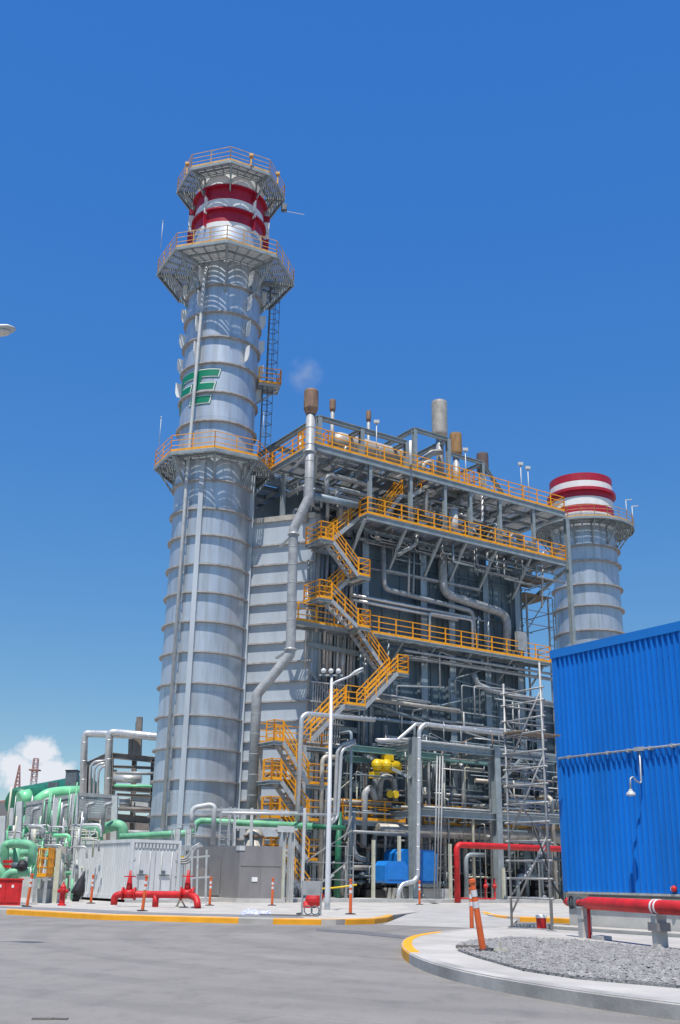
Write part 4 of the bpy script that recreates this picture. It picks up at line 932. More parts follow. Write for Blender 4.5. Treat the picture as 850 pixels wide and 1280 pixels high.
# red arch
pipe('bright red fire main rising and arching right in front of the rack', [W(*(lambda t: (t[0], -3.6, .2))(uz(572, 1127, -3.6))), W(uz(572, 1127, -3.6)[0], -3.6, uz(573, 1056, -3.6)[1]), W(uz(708, 1060, -3.6)[0]+2, -3.6, uz(573, 1056, -3.6)[1])], .17, 'red', .35)
rp = thing('red_riser', 'low red fire pipe loop with two upright valves beside the red arch', 'fire pipe', pv(600, 1124, -3.2))
b = MB(); b.tube(P_(-3.2, (575, 1123), (619, 1124), (618, 1104)), .05); b.tube(P_(-3.2, (607, 1123), (607, 1104)), .05); b.build('pipe', 'red', rp)
for x in (607, 618): b = MB(); q = pv(x, 1108, -3.2); b.sphere(q, .14, 8); b.cyl(q, q+Z*.45, .06, n=8); b.build('valve', 'red', rp)
# scaffold at the right end of the boiler
se = thing('scaffold', 'upper scaffold with two brown board decks at the right end of the boiler', 'scaffold', W(ub+2, 2, 14))
for u, v in ((ub+.2, 2.4), (ub+2.4, 2.4), (ub+.2, 4.6), (ub+2.4, 4.6)): MB().bar(W(u, v, .34), W(u, v, 21), .07).build('standard', 'tube', se)
z1, z2 = pv(668, 723, 2.4).z, pv(668, 744, 2.4).z
for z in (z1, z2):
    b = MB()
    for i in range(8): b.box(W(ub+.0, 2.3+i*.3, z), UU*2.7, VV*.27, Z*.06)
    b.build('plank', 'plank', se)
b = MB()
for z in (z1+.1, z1+1.1, z1+2, z2+1.1, z2-1.2, z2-2.2):
    for v in (2.35, 4.55): b.bar(W(ub-.1, v, z), W(ub+2.8, v, z), .05)
    b.bar(W(ub+2.45, 2.1, z), W(ub+2.45, 4.9, z), .05)
b.bar(W(ub+.3, 2.3, z2-2.5), W(ub+2.6, 2.3, z2+.5), .06); b.bar(W(ub+.3, 2.3, z2+.5), W(ub+2.4, 2.3, z1+1), .06); b.build('ledger', 'tube', se)

# ================================================================ BLUE SHED ON THE RIGHT
YB = 29.6
Bc = pY(708, 1114, YB); zc0 = Bc.z; Bc.z = 0; WD = -VV          # wall runs from its far corner towards the camera
zr1 = pY(690, 814, YB).z; LW = 11.0; DW = 13.0; NO = -UU        # NO: outward normal of the visible wall
def pw(x, y, off=0.):
    d = ray(x, y); o = Bc+NO*off; t = (o-CAM).dot(NO)/d.dot(NO); return CAM+d*t
sh = thing('shed', 'tall bright blue shed with ribbed metal cladding on a pale concrete base', 'building', Bc+WD*LW/2+UU*DW/2+Z*H)
def inset(a): return Bc+WD*a+UU*a
MB().box(Bc+WD*.0+UU*.06+Z*(H-.05), WD*LW, UU*(DW-.12), Z*(zc0-H+.05-.03)).build('base_wall', 'plinth', sh)
MB().box(Bc+UU*.03+Z*(zc0+.02), WD*LW, UU*(DW-.06), Z*(zr1-zc0-.1)).build('wall_core', 'blue', sh)
prof = [(0, 0)]; x = .05; pit = .182
while x < LW-.2:
    prof += [(x, 0), (x+.022, .06), (x+.066, .06), (x+.088, 0)]; x += pit
prof.append((LW, 0))
b = MB()
for (a0, d0), (a1, d1) in zip(prof[:-1], prof[1:]):
    p, q = Bc+WD*a0+NO*(d0+.012), Bc+WD*a1+NO*(d1+.012); b.add([p+Z*zc0, q+Z*zc0, q+Z*(zr1-.05), p+Z*(zr1-.05)], [(0, 1, 2, 3)])
b.build('ribbed_cladding', 'blue', sh)
b = MB()
for k in range(1, 11): b.box(Bc+WD*(.05+pit*5*k+.10)+NO*.012+Z*zc0, WD*.02, NO*.006, Z*(zr1-zc0-.25))
b.build('sheet_lap', 'blue', sh)
b = MB()
for zz in [zc0+.15+i*1.1 for i in range(20) if zc0+.15+i*1.1 < zr1-.3]:
    for k in range(1, 56): b.box(Bc+WD*(.05+pit*k-.045)+NO*.012+Z*zz, WD*.022, NO*.014, Z*.022)
b.build('screw_rows', 'blue', sh)
b = MB(); n = 0; x = .05
while x < DW-.2: b.box(Bc+VV*-.0+UU*x+Z*zc0, UU*.06, VV*.045, Z*(zr1-zc0-.06)); x += pit*1.6
b.build('ribbed_cladding', 'blue', sh)
b = MB(); b.box(Bc+NO*.09+VV*.09+Z*(zr1-.22), WD*(LW+.18), UU*(DW+.18), Z*.24); b.build('roof_edge', mat('blue_trim', (.008, .17, .55), .4, 0, .05, 1), sh)
b = MB(); b.box(Bc+NO*.06+VV*.055+Z*(zc0-.02), WD*.11, UU*.115, Z*(zr1-zc0-.2)); b.build('corner_trim', 'blue', sh)
b = MB(); b.box(Bc+NO*.075+WD*.12+Z*(zc0-.055), WD*(LW-.12), UU*.1, Z*.05); b.build('drip_flashing', 'galv', sh)
for z in (zc0-.12, zc0-.42): b = MB().box(Bc+WD*.75+NO*-.03+Z*z, WD*(LW-1), UU*.06, Z*.03); b.build('dark_base_strip', 'dsteel', sh)  # dark strips; the upper stands for shade in the recess below the cladding
# conduit with lamp
c0, c1 = pw(698, 948, .1), pw(850, 931.5, .1); c1.z = c0.z; d = (c1-c0).normalized(); c1 = c0+d*9
co = thing('conduit', 'thin grey conduit clipped level across the blue ribbed wall', 'conduit', c0); MB().cyl(c0, c1, .028, n=8).build('tube', 'galv', co)
for k in range(1, 14): q = c0+d*(k*.7-.3); MB().box(q-d*.03-Z*.045-NO*.09, d*.06, NO*.13, Z*.09).build('clip', 'galv', co)
q = pw(800, 937, .1); q = c0+d*((q-c0).dot(d)); MB().box(q-d*.14-Z*.05-NO*.02, d*.28, NO*.09, Z*.1).build('junction_box', 'galv', co)
lm = thing('wall_lamp', 'small grey dish lamp hanging below the conduit on the blue wall', 'lamp', q-Z*1.3)
zz = pw(803, 980, .1).z; e = pw(803, 992, .5).z
b = MB(); b.tube([q+NO*.02, V((q.x, q.y, zz))+NO*.05, V((q.x, q.y, zz+.05))+NO*.22, V((q.x, q.y, zz+.16))+NO*.34, V((q.x, q.y, zz+.1))+NO*.44, V((q.x, q.y, e+.08))+NO*.46], .022, 8, .07); b.build('arm', 'galv', lm)
c = V((q.x, q.y, e))+NO*.46; MB().lathe(c, [(.01, -.05), (.07, -.045), (.115, -.03), (.12, -.01), (.10, .04), (.055, .07), (.04, .12), (.01, .12)], 20).build('shade', 'lgrey', lm)
q = pw(842.5, 1111, .08); t = thing('junction_knob', 'little red and white knob low on the blue wall at the right edge', 'fitting', q-Z*.08)
MB().sphere(q, .075, 10).build('cap', 'red', t); MB().cyl(q-d*.0-NO*.1, q+NO*.03+d*-.06, .05, n=10).build('body', 'white', t)
# concrete footing strip and flat dark strip in front of the wall
f0 = Bc+NO*.95+VV*1.0
struct(MB().box(f0+Z*(H-.03), WD*14, UU*.9, Z*.10), 'footing_strip', 'concrete')
struct(MB().add([f0+VV*.0+WD*.02+NO*.16+Z*(H+.005), f0+WD*14+NO*.16+Z*(H+.005), f0+WD*14+Z*(H+.005), f0+Z*(H+.005)], [(0, 1, 2, 3)]), 'dark_edge_strip', 'dsteel')

# red pipe on concrete posts
s1_, s2_ = pg(732, 1172.5, H), pg(826, 1184.5, H); dr = (s2_-s1_).normalized()
zp = (lambda a: CAM.z+ray(745, 1129).z*((s1_-CAM).dot(cam_f)/ray(745, 1129).dot(cam_f)))(0)
ln = (s2_-s1_).length; rR = .128
rm = thing('fire_main', 'thick glossy red fire main lying on short concrete posts in front of the blue shed', 'pipe', s1_)
a0 = s1_+Z*(zp-H); 
MB().sweep([a0-dr*.12, a0+dr*.02, a0+dr*.28, a0+dr*.4, a0+dr*9], [.07, .075, rR, rR, rR], 20).build('pipe', 'red', rm)
MB().sweep([a0-dr*.95, a0-dr*.12], .06, 12).build('reduced_pipe', 'red', rm)
MB().tube([a0+dr*.22-Z*.05, a0+dr*.22-Z*.35, a0+dr*.22-Z*(zp-H)], .032, 8).build('drain_pipe', 'red', rm)
b = MB(); 
for k in (-.28, -.42, -.56): b.cyl(a0+dr*k-dr*.02, a0+dr*k+dr*.02, .13, n=16)
b.build('flange', 'dsteel', rm)
b = MB(); c = a0-dr*.75; b.sphere(c, .1, 10); b.build('valve_body', 'red', rm)
b = MB(); c = a0-dr*.46+NO*.1
for k in range(14):
    t = 2*pi*k/14; t2_ = 2*pi*(k+1)/14; b.bar(c+dr*.13*cos(t)+Z*.13*sin(t), c+dr*.13*cos(t2_)+Z*.13*sin(t2_), .025)
b.bar(c-dr*.13, c+dr*.13, .02); b.bar(c-Z*.13, c+Z*.13, .02); b.build('handwheel', 'dark', rm)
b = MB()
for k in (-.07, .07): b.cyl(a0+dr*(ln+k-.03), a0+dr*(ln+k+.03), rR+.012, n=20)
b.build('white_band', 'white', rm)
def conc_post(o, w, h, lb, cap):
    t = thing('pipe_support', lb, 'support', o, None); nx = V((-dr.y, dr.x, 0))
    MB().box(o-dr*w/2-nx*.11-Z*.08, dr*w, nx*.22, Z*(h+.08)).build('shaft', 'plinth', t)
    if cap: MB().box(o-dr*(w/2+.08)-nx*.14+Z*(h*.50), dr*(w+.16), nx*.28, Z*.15).build('cross_piece', 'cab', t)
    else: MB().box(o-dr*w/2-nx*.12+Z*(h*.62), dr*(w+.02), nx*.24, Z*.03).build('strap', 'galv', t)
    b = MB(); b.box(o-dr*w*.55-nx*.13+Z*h, dr*w*1.1, nx*.26, Z*.03); b.build('top_plate', 'galv', t)
conc_post(s1_+Z*.02, .22, zp-H-.13, 'plain concrete post under the tapered end of the red fire main', False)
conc_post(s2_+Z*.02, .19, zp-H-rR-.05, 'concrete post with a cross piece under the white bands of the red fire main', True)
MB().box(s1_+dr*.5+NO*.25, dr*.4, UU*.35, Z*.07); MB()
one(MB().box(s1_+dr*.45+NO*.1+Z*-.02, dr*.5, UU*.3, Z*.1), 'footing_block', 'plinth', 'low concrete block in the gravel beside the first pipe post', 'block')

# near tube scaffold beside the shed corner
L_ = pg(640, 1160.5, H); s = 1.42; X_ = L_-VV*s; Y_ = L_+UU*s
ns = thing('scaffold', 'tall tube scaffold with one board deck beside the blue shed corner', 'scaffold', L_)
DL = L_.y
def zL(y, x=632): return pY(x, y, DL).z
for p, y in ((L_, 855), (X_, 838), (Y_, 852)):
    MB().cyl(p, V((p.x, p.y, zL(y))), .032, n=8).build('standard', 'tube', ns); MB().box(p-V((.1, .1, 0)), (.2, 0, 0), (0, .2, 0), (0, 0, .02)).build('base_plate', 'tube', ns)
dz = [868, 883, 902.5, 920, 943, 963, 983.5, 1006, 1029, 1052, 1076, 1098, 1122]
for y in dz:
    z = zL(y)
    for q in (X_, Y_): e = (q-L_).normalized()*.12; MB().cyl(L_+Z*(z-L_.z)-e, q+Z*(z-q.z)+e, .026, n=8).build('ledger', 'tube', ns)
    if y in (883, 920, 963, 1006, 1052, 1098): MB().cyl(X_+Z*(z-X_.z+.06), Y_+Z*(z-Y_.z+.06), .026, n=8).build('ledger', 'tube', ns)
def br(p, y0, q, y1): MB().cyl(V((p.x, p.y, zL(y0))), V((q.x, q.y, zL(y1))), .026, n=8).build('brace', 'tube', ns)
br(X_, 872, L_, 962); br(X_, 950, L_, 1048); br(X_, 1046, L_, 1142); br(Y_, 965, L_, 900); br(L_, 985, Y_, 1050); br(Y_, 1052, L_, 1120)
zd = zL(918)
for i in range(3): MB().box(L_-VV*(.02+i*.225)+UU*-.1+Z*(zd-L_.z), UU*1.5, -VV*.205, Z*.045).build('plank', 'plank', ns)
for f in (.22, .38): p = L_+UU*s*f; MB().cyl(V((p.x, p.y, zL(925))), V((p.x, p.y, zL(876))), .022, n=6).build('guard_post', 'tube', ns)
b = MB(); q0 = V((X_.x, X_.y, zL(1060))); b.sweep(rounded([q0+V((-.35, .1, .6)), q0+V((-.1, .0, -.2)), q0+V((.1, 0, -.9)), q0+V((.4, .0, -1.35))], .3), .025, 6)
one(b, 'hose', 'black', 'black hose hanging down across the scaffold beside the blue shed', 'hose')
# red bucket
p = pg(677, 1160.5, H+.0); bk = thing('bucket', 'small red bucket with a white lid on the kerb beside the scaffold foot', 'bucket', p)
MB().lathe(p, [(.01, 0), (.115, 0), (.135, .26)], 20).build('pail', 'red', bk); MB().lathe(p, [(.137, .25), (.142, .26), (.142, .32), (.13, .335), (.01, .335)], 20).build('lid', 'white', bk)

# ================================================================ DELINEATOR POSTS
def delin(o, h, label):
    t = thing('delineator', label, 'delineator', o, 'orange delineator posts')
    MB().lathe(o, [(.01, .03), (.055, .03), (.05, h*.7), (.045, h*.93), (.06, h*.96), (.058, h), (.02, h+.01), (.01, h+.01)], 14).build('post', 'cone', t)
    for f in (.60, .76): MB().lathe(o, [(.051, h*f), (.0535, h*f), (.0535, h*(f+.09)), (.051, h*(f+.09))], 14).build('reflective_band', 'refl', t)
    MB().lathe(o, [(.01, 0), (.19, 0), (.18, .03), (.06, .045), (.01, .045)], 8, smooth=False).build('base', 'dark', t)
    return t
o = pg(604, 1189.5, gz); d0 = delin(o, 1.12, 'leaning orange delineator in front on the gravel island, nearest the camera')
d0.rotation_euler = (radians(3), radians(-8.5), 0)
for x, y, z, lb, rot in ((590, 1167.5, .0, 'upright orange delineator just behind the leaning one', None), (438, 1143, H, 'orange delineator right of the street lamp post', None),
    (524.5, 1131, H, 'orange delineator below the rack column and blue cover', None), (340, 1132, H, 'orange delineator at the right corner of the grey metal box', None),
    (361, 1127, H, 'orange and white delineator between the grey box and the lamp post', None), (262, 1132, H, 'orange delineator left of the grey metal box', None),
    (178, 1139, H, 'orange delineator in front of the red pipe hoop', (0, radians(3), 0)), (113.5, 1129.5, H, 'pale orange delineator in front of the white container side', None),
    (33.5, 1133.5, H, 'orange delineator beside the red cabinet', (0, radians(4), 0))):
    dup(d0, pg(x, y, z), lb, rot or (0, 0, 0))
o2_ = pg(585, 1186, gz); b = MB(); b.bar(o2_+V((-.2, 0, .03)), o2_+V((.35, .1, .03)), .05); one(b, 'timber_offcut', 'brown', 'weathered timber offcut lying at the foot of the leaning delineator', 'timber')
o2_ = pg(626, 1190, gz); b = MB(); b.bar(o2_+V((-.2, 0, .03)), o2_+V((.12, .05, .03)), .07, .03); b.bar(o2_, o2_+Z*.16, .03); one(b, 'yellow_scrap', 'cream', 'small yellowish wood scrap in the gravel right of the leaning delineator', 'scrap')

# ================================================================ STREET LAMPS
lo = pg(409, 1138.5, H); lh = pY(419.5, 845, lo.y).z
la = thing('street_lamp', 'white tapered street lamp post with one curved arm and three round floodlights on top', 'street lamp', lo)
MB().sweep([lo, lo+Z*.4, lo+Z*(lh-H)], [.11, .105, .055], 16).build('pole', 'lampw', la)
MB().box(lo-V((.22, .22, 0)), (.44, 0, 0), (0, .44, 0), (0, 0, .04)).build('base_plate', 'galv', la)
MB().cyl(lo-Z*.1, lo+Z*.03, .42, n=20).build('footing', 'concrete', la)
za = pY(419.5, 858, lo.y).z; tip = pY(437, 845.5, lo.y); 
MB().sweep(rounded([V((lo.x, lo.y, za)), V((lo.x+.12, lo.y, za+.16)), tip], .3), .045, 10).build('arm', 'lampw', la)
def cobra(tip, d, parent, L=.75, w=.15):
    s = Z.cross(d).normalized(); b = MB(); up = s.cross(d)*-1
    if up.z < 0: up = -up
    secs = [(0, .05, .05), (.12, .07, .07), (L*.45, w, .10), (L*.85, w*.9, .075), (L, w*.35, .03)]
    k0 = len(b.v); n = 12
    for (x, ww, hh) in secs:
        for j in range(n):
            t = 2*pi*j/n; zz = sin(t)*hh*(1 if sin(t) > 0 else .55); b.v.append(tip+d*x+s*(ww*cos(t))+up*zz)
    for i in range(len(secs)-1):
        for j in range(n): b.f.append((k0+i*n+j, k0+i*n+(j+1) % n, k0+(i+1)*n+(j+1) % n, k0+(i+1)*n+j)); b.sm.append(True)
    b.f += [tuple(k0+j for j in range(n)), tuple(k0+(len(secs)-1)*n+j for j in range(n))]; b.sm += [False, False]
    b.build('lamp_head', 'lgrey', parent)
    b = MB(); q = tip+d*L*.6-up*.045
    b.extr([q+d*(L*.28*cos(2*pi*j/14))+s*(w*.75*sin(2*pi*j/14)) for j in range(14)], -up*.035); b.build('lens', 'glass', parent)
hd = (pY(451, 837, lo.y)-tip).normalized(); cobra(tip, hd, la, .66, .12)
cb = V((lo.x, lo.y, lh)); b = MB(); b.bar(cb+V((-.5, 0, .03)), cb+V((.45, 0, .03)), .06); b.build('cross_arm', 'galv', la)
for dx in (-.33, -.03, .27):
    c = cb+V((dx, -.05, .19)); MB().sphere(c, .105, 14).build('floodlight', 'refl', la); MB().bar(c-Z*.2, c-Z*.1, .05).build('floodlight_bracket', 'dsteel', la)
# lamp whose head enters the frame at the left
q = pY(19, 411, 18); d = V((1, 0, .10)).normalized(); b0 = V((q.x-3.2, q.y, 0))
l2 = thing('street_lamp', 'street lamp reaching into the picture at the left edge, only its oval head in view', 'street lamp', b0)
MB().sweep([b0, V((b0.x, b0.y, q.z-.6))], [.12, .06], 14).build('pole', 'lampw', l2)
MB().sweep(rounded([V((b0.x, b0.y, q.z-.65)), V((b0.x+.3, b0.y, q.z-.25)), q-d*.75], .5), .045, 10).build('arm', 'lampw', l2)
cobra(q-d*.78, d, l2, .78, .17)

# ================================================================ LEFT FOREGROUND
# site container
ce = pg(159, 1127.5, H); ce.y = 49.0; ce = V((pY(159, 1127, 49).x, 49, H)); hC = pY(158, 1048.5, 49).z-H
ct = thing('container', 'pale grey corrugated site container with closed double doors', 'container', ce)
Wc, Lc = 2.44, 7.2; e0 = ce+Z*.12; hB = hC-.12
b = MB(); b.box(ce, UU*Wc, VV*.3, Z*.12); b.box(ce+VV*(Lc-.3), UU*Wc, VV*.3, Z*.12); b.build('footing', 'plinth', ct)
MB().box(e0+UU*.06+VV*.08, UU*(Wc-.1), VV*(Lc-.1), Z*(hB-.06)).build('core', 'cont', ct)
b = MB(); x = .15
while x < Lc-.3: b.extr([e0+VV*x+UU*.055+Z*.15, e0+VV*(x+.03)+UU*.034+Z*.15, e0+VV*(x+.10)+UU*.034+Z*.15, e0+VV*(x+.13)+UU*.055+Z*.15], Z*(hB-.3)); x += .2
b.build('corrugated_side', 'cont', ct)
b = MB()
for p in (e0, e0+UU*(Wc-.14)): b.box(p, UU*.14, VV*.14, Z*hB)
b.box(e0+VV*(Lc-.14), UU*.14, VV*.14, Z*hB)
for z in (0, hB-.14): b.box(e0+Z*z+UU*.004+VV*.14, UU*.1, VV*(Lc-.28), Z*.14); b.box(e0+Z*z+UU*.14+VV*.004, UU*(Wc-.28), VV*.1, Z*.14)
b.build('frame', 'cont', ct)
for k in (0, 1):
    p = e0+UU*(.16+k*1.07)+VV*.03+Z*.16; dr_ = MB().box(p, UU*1.04, VV*.05, Z*(hB-.62)).build('door', 'cont', ct)
    b = MB()
    for q in (.28, .78): b.cyl(p+UU*q-VV*.03+Z*.02, p+UU*q-VV*.03+Z*(hB-.66), .02, n=6)
    b.build('locking_bar', 'lgrey', dr_)
    b = MB(); 
    for z in (.25, .85, 1.5): b.box(p+UU*(-.02+k*.98)-VV*.02+Z*z, UU*.1, VV*.03, Z*.12)
    b.build('hinge', 'lgrey', dr_)
    b = MB(); b.box(p+UU*.2-VV*.05+Z*.85, UU*.5, VV*.03, Z*.05); b.box(p+UU*.3-VV*.055+Z*.95, UU*.18, VV*.02, Z*.12); b.build('handle', 'dsteel', dr_)
b = MB(); x = .2
while x < Wc-.25: b.box(e0+UU*x+VV*.0+Z*(hB-.36), UU*.09, VV*.05, Z*.18); x += .17
b.build('corrugated_lintel', 'cont', ct)
# grey metal box house
gb = pY(297, 1128, 53.0); gb.z = H; 
gx = thing('equipment_house', 'plain taupe grey metal box housing right of the container', 'cabinet', gb)
hg = pY(297, 1057, 53).z-H; WG = 2.05; LG = 5.2
fd = V((1, .13, 0)).normalized(); sd = V((-.62, .78, 0)).normalized()
MB().prism([tuple(p[:2]) for p in (gb-fd*.15-sd*.15, gb+fd*(WG+.15)-sd*.1, gb+fd*(WG+.15)+sd*LG, gb+sd*LG-fd*.1)], H-.02, H+.2).build('footing', 'plinth', gx)
MB().prism([tuple(p[:2]) for p in (gb, gb+fd*WG, gb+fd*WG+sd*LG, gb+sd*LG)], H+.2, H+hg).build('body', 'cab', gx)
b = MB(); b.box(gb-sd*.02+Z*hg*.64+fd*.05, fd*(WG-.1), sd*.02, Z*.025); b.box(gb-sd*.012+fd*WG*.5+Z*.3, fd*.012, sd*.012, Z*hg*.6); b.build('seam', 'brown', gx)
MB().box(gb+fd*.62-sd*.03+Z*.95, fd*.26, sd*.03, Z*.2).build('notice_plate', 'white', gx); MB().box(gb-fd*.03-sd*.03+Z*(hg-.22), fd*.26, sd*.3, Z*.22).build('vent_hood', 'lgrey', gx)
MB().box(gb-fd*.03+sd*1.6+Z*.3, -fd*.03, sd*1.0, Z*1.7).build('door', 'cab', gx)
b = MB(); b.bar(gb+fd*(WG+.06)+Z*.1, gb+fd*(WG+.06)+Z*(hg-.1), .1); b.build('downpipe', 'cream', gx)
# things above and behind the box house
Yg = 56.
dp = pY(317, 1054, Yg+1.5); t = thing('dome_tank', 'beige round-topped tank behind the taupe box housing', 'tank', V((dp.x, dp.y, H)))
zt_ = pY(317, 1045, Yg+1.5).z; MB().cyl((dp.x, dp.y, H), (dp.x, dp.y, zt_), .5, n=24).build('shell', 'tanlag', t); MB().sphere((dp.x, dp.y, zt_), .5, 24, (1, 1, .85), True).build('dome', 'tanlag', t)
b = MB().lathe((dp.x, dp.y, zt_), [(.5, -.06), (.56, -.06), (.56, .02), (.5, .02)], 24); b.build('flange', 'rust', t)
pipe('white hoop-shaped duct standing over the taupe box', [pY(266, 1056, Yg), pY(268, 1008, Yg), pY(262, 1006, Yg), pY(240, 1010, Yg), pY(240, 1036, Yg)], .13, 'lgrey', .35)
one(ladder(MB(), pY(279, 1060, Yg-.5), pY(282, 1009, Yg-.5), V((1, 0, 0)), V((.5, -.8, 0)), True, .4), 'ladder', 'galv', 'pale caged ladder rising above the taupe box', 'ladder')
pipe('bright green pipe stepping up and running right behind the taupe box', [pY(150, 1046, Yg+2), pY(242, 1041, Yg+2), pY(245, 1029, Yg+2), pY(252, 1026, Yg+2), pY(391, 1033, Yg+1)], .17, 'green', .4)
pipe('dark green pipe continuing right past the lamp post', [pY(391, 1033, Yg+1), pY(432, 1035, Yg+1)], .13, 'dgreen')
pr = thing('pipe_trestle', 'light grey steel trestle with rails above the taupe box', 'steel frame', pY(300, 1055, Yg+.5))
for x in (293, 314, 380): MB().bar(pY(x+1, 1010, Yg+.6), pY(x-2, 1110, Yg+.6), .15).build('post', 'lgrey', pr)
b = MB(); b.bar(pY(292, 1012, Yg+.6), pY(372, 1016, Yg+.6), .12); b.bar(pY(292, 1034, Yg+.6), pY(372, 1037, Yg+.6), .12); b.bar(pY(246, 1012, Yg+.4), pY(292, 1012, Yg+.4), .1); b.build('beam', 'lgrey', pr)
pt = thing('trestle_legs', 'pair of stout pale posts right of the taupe box', 'posts', pY(355, 1125, 55))
for x in (351, 362): q = pY(x, 1122, 55); MB().ibeam(V((q.x, q.y, H)), pY(x+3, 1040, 55)*1 if 0 else V((q.x, q.y, pY(x, 1040, 55).z)), .26, .26, .04).build('post', 'lgrey', pt)
q = pY(347, 1036, 55); MB().bar(q, pY(368, 1037, 55), .3).build('cap_beam', 'lgrey', pt)
# stand with meters and conduits between container and box
ms = thing('meter_rack', 'rusty pipe stand with gauges between the container and the taupe box', 'meter stand', pY(250, 1128, 50))
for x in (239, 246, 257): q = pY(x, 1128, 50); q.z = H; MB().bar(q, pY(x+1.5, 1062, 50), .09).build('post', 'galv', ms)
b = MB(); b.bar(pY(236, 1072, 50), pY(262, 1070, 50), .08); b.bar(pY(236, 1098, 50), pY(262, 1096, 50), .08); b.build('cross_bar', 'galv', ms)
MB().box(pY(244, 1095, 50), V((.55, 0, 0)), V((0, .3, 0)), Z*.35).build('gauge_box', 'brown', ms)
for k in range(3): pipe('blue grey conduit bending up beside the meter stand', [pY(212, 1074+k*2.5, 51), pY(234+k*2, 1074+k*2.5, 51), pY(240+k*2, 1060, 51), pY(250+k*2, 1054+k*2, 51)], .06, 'lag', .4, group='conduits by the meter stand')
vb = thing('valve_skid', 'low steel skid with columns under the tall stack, right of the container', 'skid', pY(228, 1120, 54))
for x in (219, 233): q = pY(x, 1122, 54); q.z = H; MB().ibeam(q, pY(x+3, 1036, 54), .28, .28, .04).build('column', 'lgrey', vb)
b = MB(); b.bar(pY(212, 1060, 54), pY(242, 1060, 54), .2, .25); b.build('beam', 'lag', vb); b = MB(); b.box(pY(216, 1074, 54), V((.95, 0, 0)), V((0, .5, 0)), Z*.16); b.build('tray', 'yellow', vb)
rail([pY(214, 1056, 54), pY(243, 1055, 54)], .95, lv=(.95, .5), w=.05, toe=False).build('railing', 'galv', vb)
# red pipe hoop with two valves
hp_ = thing('fire_hoop', 'low bright red fire pipe bent down at both ends, with two wheel valves', 'fire pipe', pY(195, 1134, 43))
rd_ = lambda x, y, Y=43.0: pY(x, y, Y)
l = [rd_(142, 1136), rd_(143, 1120), rd_(152, 1117.5), rd_(180, 1118), rd_(236, 1118.5, 42.3), rd_(246, 1122, 42), rd_(247, 1139, 41.8)]
l[0].z = l[-1].z = H
MB().tube(l, .13, 14, .45).build('pipe', 'red', hp_)
q = rd_(195, 1118, 42.8); MB().cyl(V((q.x, q.y, H)), q, .12, n=14).build('leg', 'red', hp_)
for x, Y in ((161, 43), (234, 42.3)):
    c = rd_(x, 1117, Y); b = MB()
    b.cyl(c-V((.2, 0, 0)), c+V((.2, 0, 0)), .18, n=14); b.cyl(c-V((.26, 0, 0)), c-V((.2, 0, 0)), .24, n=14); b.cyl(c+V((.2, 0, 0)), c+V((.26, 0, 0)), .24, n=14)
    b.sweep([c+Z*.1, c+Z*.35, c+Z*.5, c+Z*.85], [.13, .11, .08, .035], 12); vb_ = b.build('valve', 'red', hp_)
    b = MB(); w_ = c+Z*.62
    for k in range(12):
        t, t2_ = 2*pi*k/12, 2*pi*(k+1)/12; b.bar(w_+V((.22*cos(t), .22*sin(t), 0)), w_+V((.22*cos(t2_), .22*sin(t2_), 0)), .04)
    b.bar(w_-V((.22, 0, 0)), w_+V((.22, 0, 0)), .03); b.build('handwheel', 'red', vb_)
q = pY(226, 1137, 42.6); q.z = H; b = MB(); c = rd_(226, 1119, 42.5)
for dx in (-.18, .18): b.bar(q+V((dx, 0, 0)), c-Z*.12, .05)
b.box(q-V((.25, .12, 0)), (.5, 0, 0), (0, .24, 0), (0, 0, .04)); b.build('support', 'cream', hp_)
for x in (142, 247): q = pY(x, 1138, 42.4); q.z = H; MB().lathe(q, [(.01, 0), (.26, 0), (.24, .05), (.01, .05)], 14).build('footing', 'plinth', hp_)
# hydrant
ho_ = pg(77, 1132, H); hy = thing('fire_hydrant', 'red fire hydrant on the kerb in front of the green pipes', 'hydrant', ho_)
MB().lathe(ho_, [(.01, 0), (.16, 0), (.16, .05), (.11, .07), (.105, .5), (.14, .52), (.14, .58), (.12, .6), (.11, .68), (.06, .76), (.03, .78), (.03, .85), (.01, .85)], 16).build('barrel', 'red', hy)
for d_ in ((-1, 0), (1, 0), (0, -1)): c = ho_+Z*.52; v_ = V((*d_, 0)); MB().cyl(c, c+v_*.2, .07, n=10).build('nozzle', 'red', hy)
# black tarpaulin bundle
tb = pg(97, 1127, H); fk = thing('covered_monitor', 'black tarpaulin tied over a slanting stand beside the container', 'tarpaulin', tb)
b = MB(); yy = tb.y; Q = lambda x, y, dy=0: pY(x, y, yy+dy)
prof = [(105.5, 1089, .03), (103.5, 1096, .1), (101, 1104, .2), (98.5, 1112, .28), (96, 1118, .3)]
b.sweep([Q(x, y) for x, y, _ in prof], [r for *_, r in prof], 9); b.build('tarpaulin', 'black', fk)
b = MB(); b.sweep([Q(99, 1112, .1), Q(96, 1121, .1), V((Q(93.5, 1128).x, yy, H))], [.2, .17, .15], 9); b.build('stand', 'dark', fk)
b = MB(); b.extr([Q(105, 1090), Q(90, 1121, -.1), Q(93, 1119, -.1), Q(101, 1106)], V((0, .05, 0))); b.extr([Q(106, 1090), Q(105.5, 1113, -.1), Q(101, 1113, -.15)], V((0, .05, 0))); b.build('flap', 'black', fk)
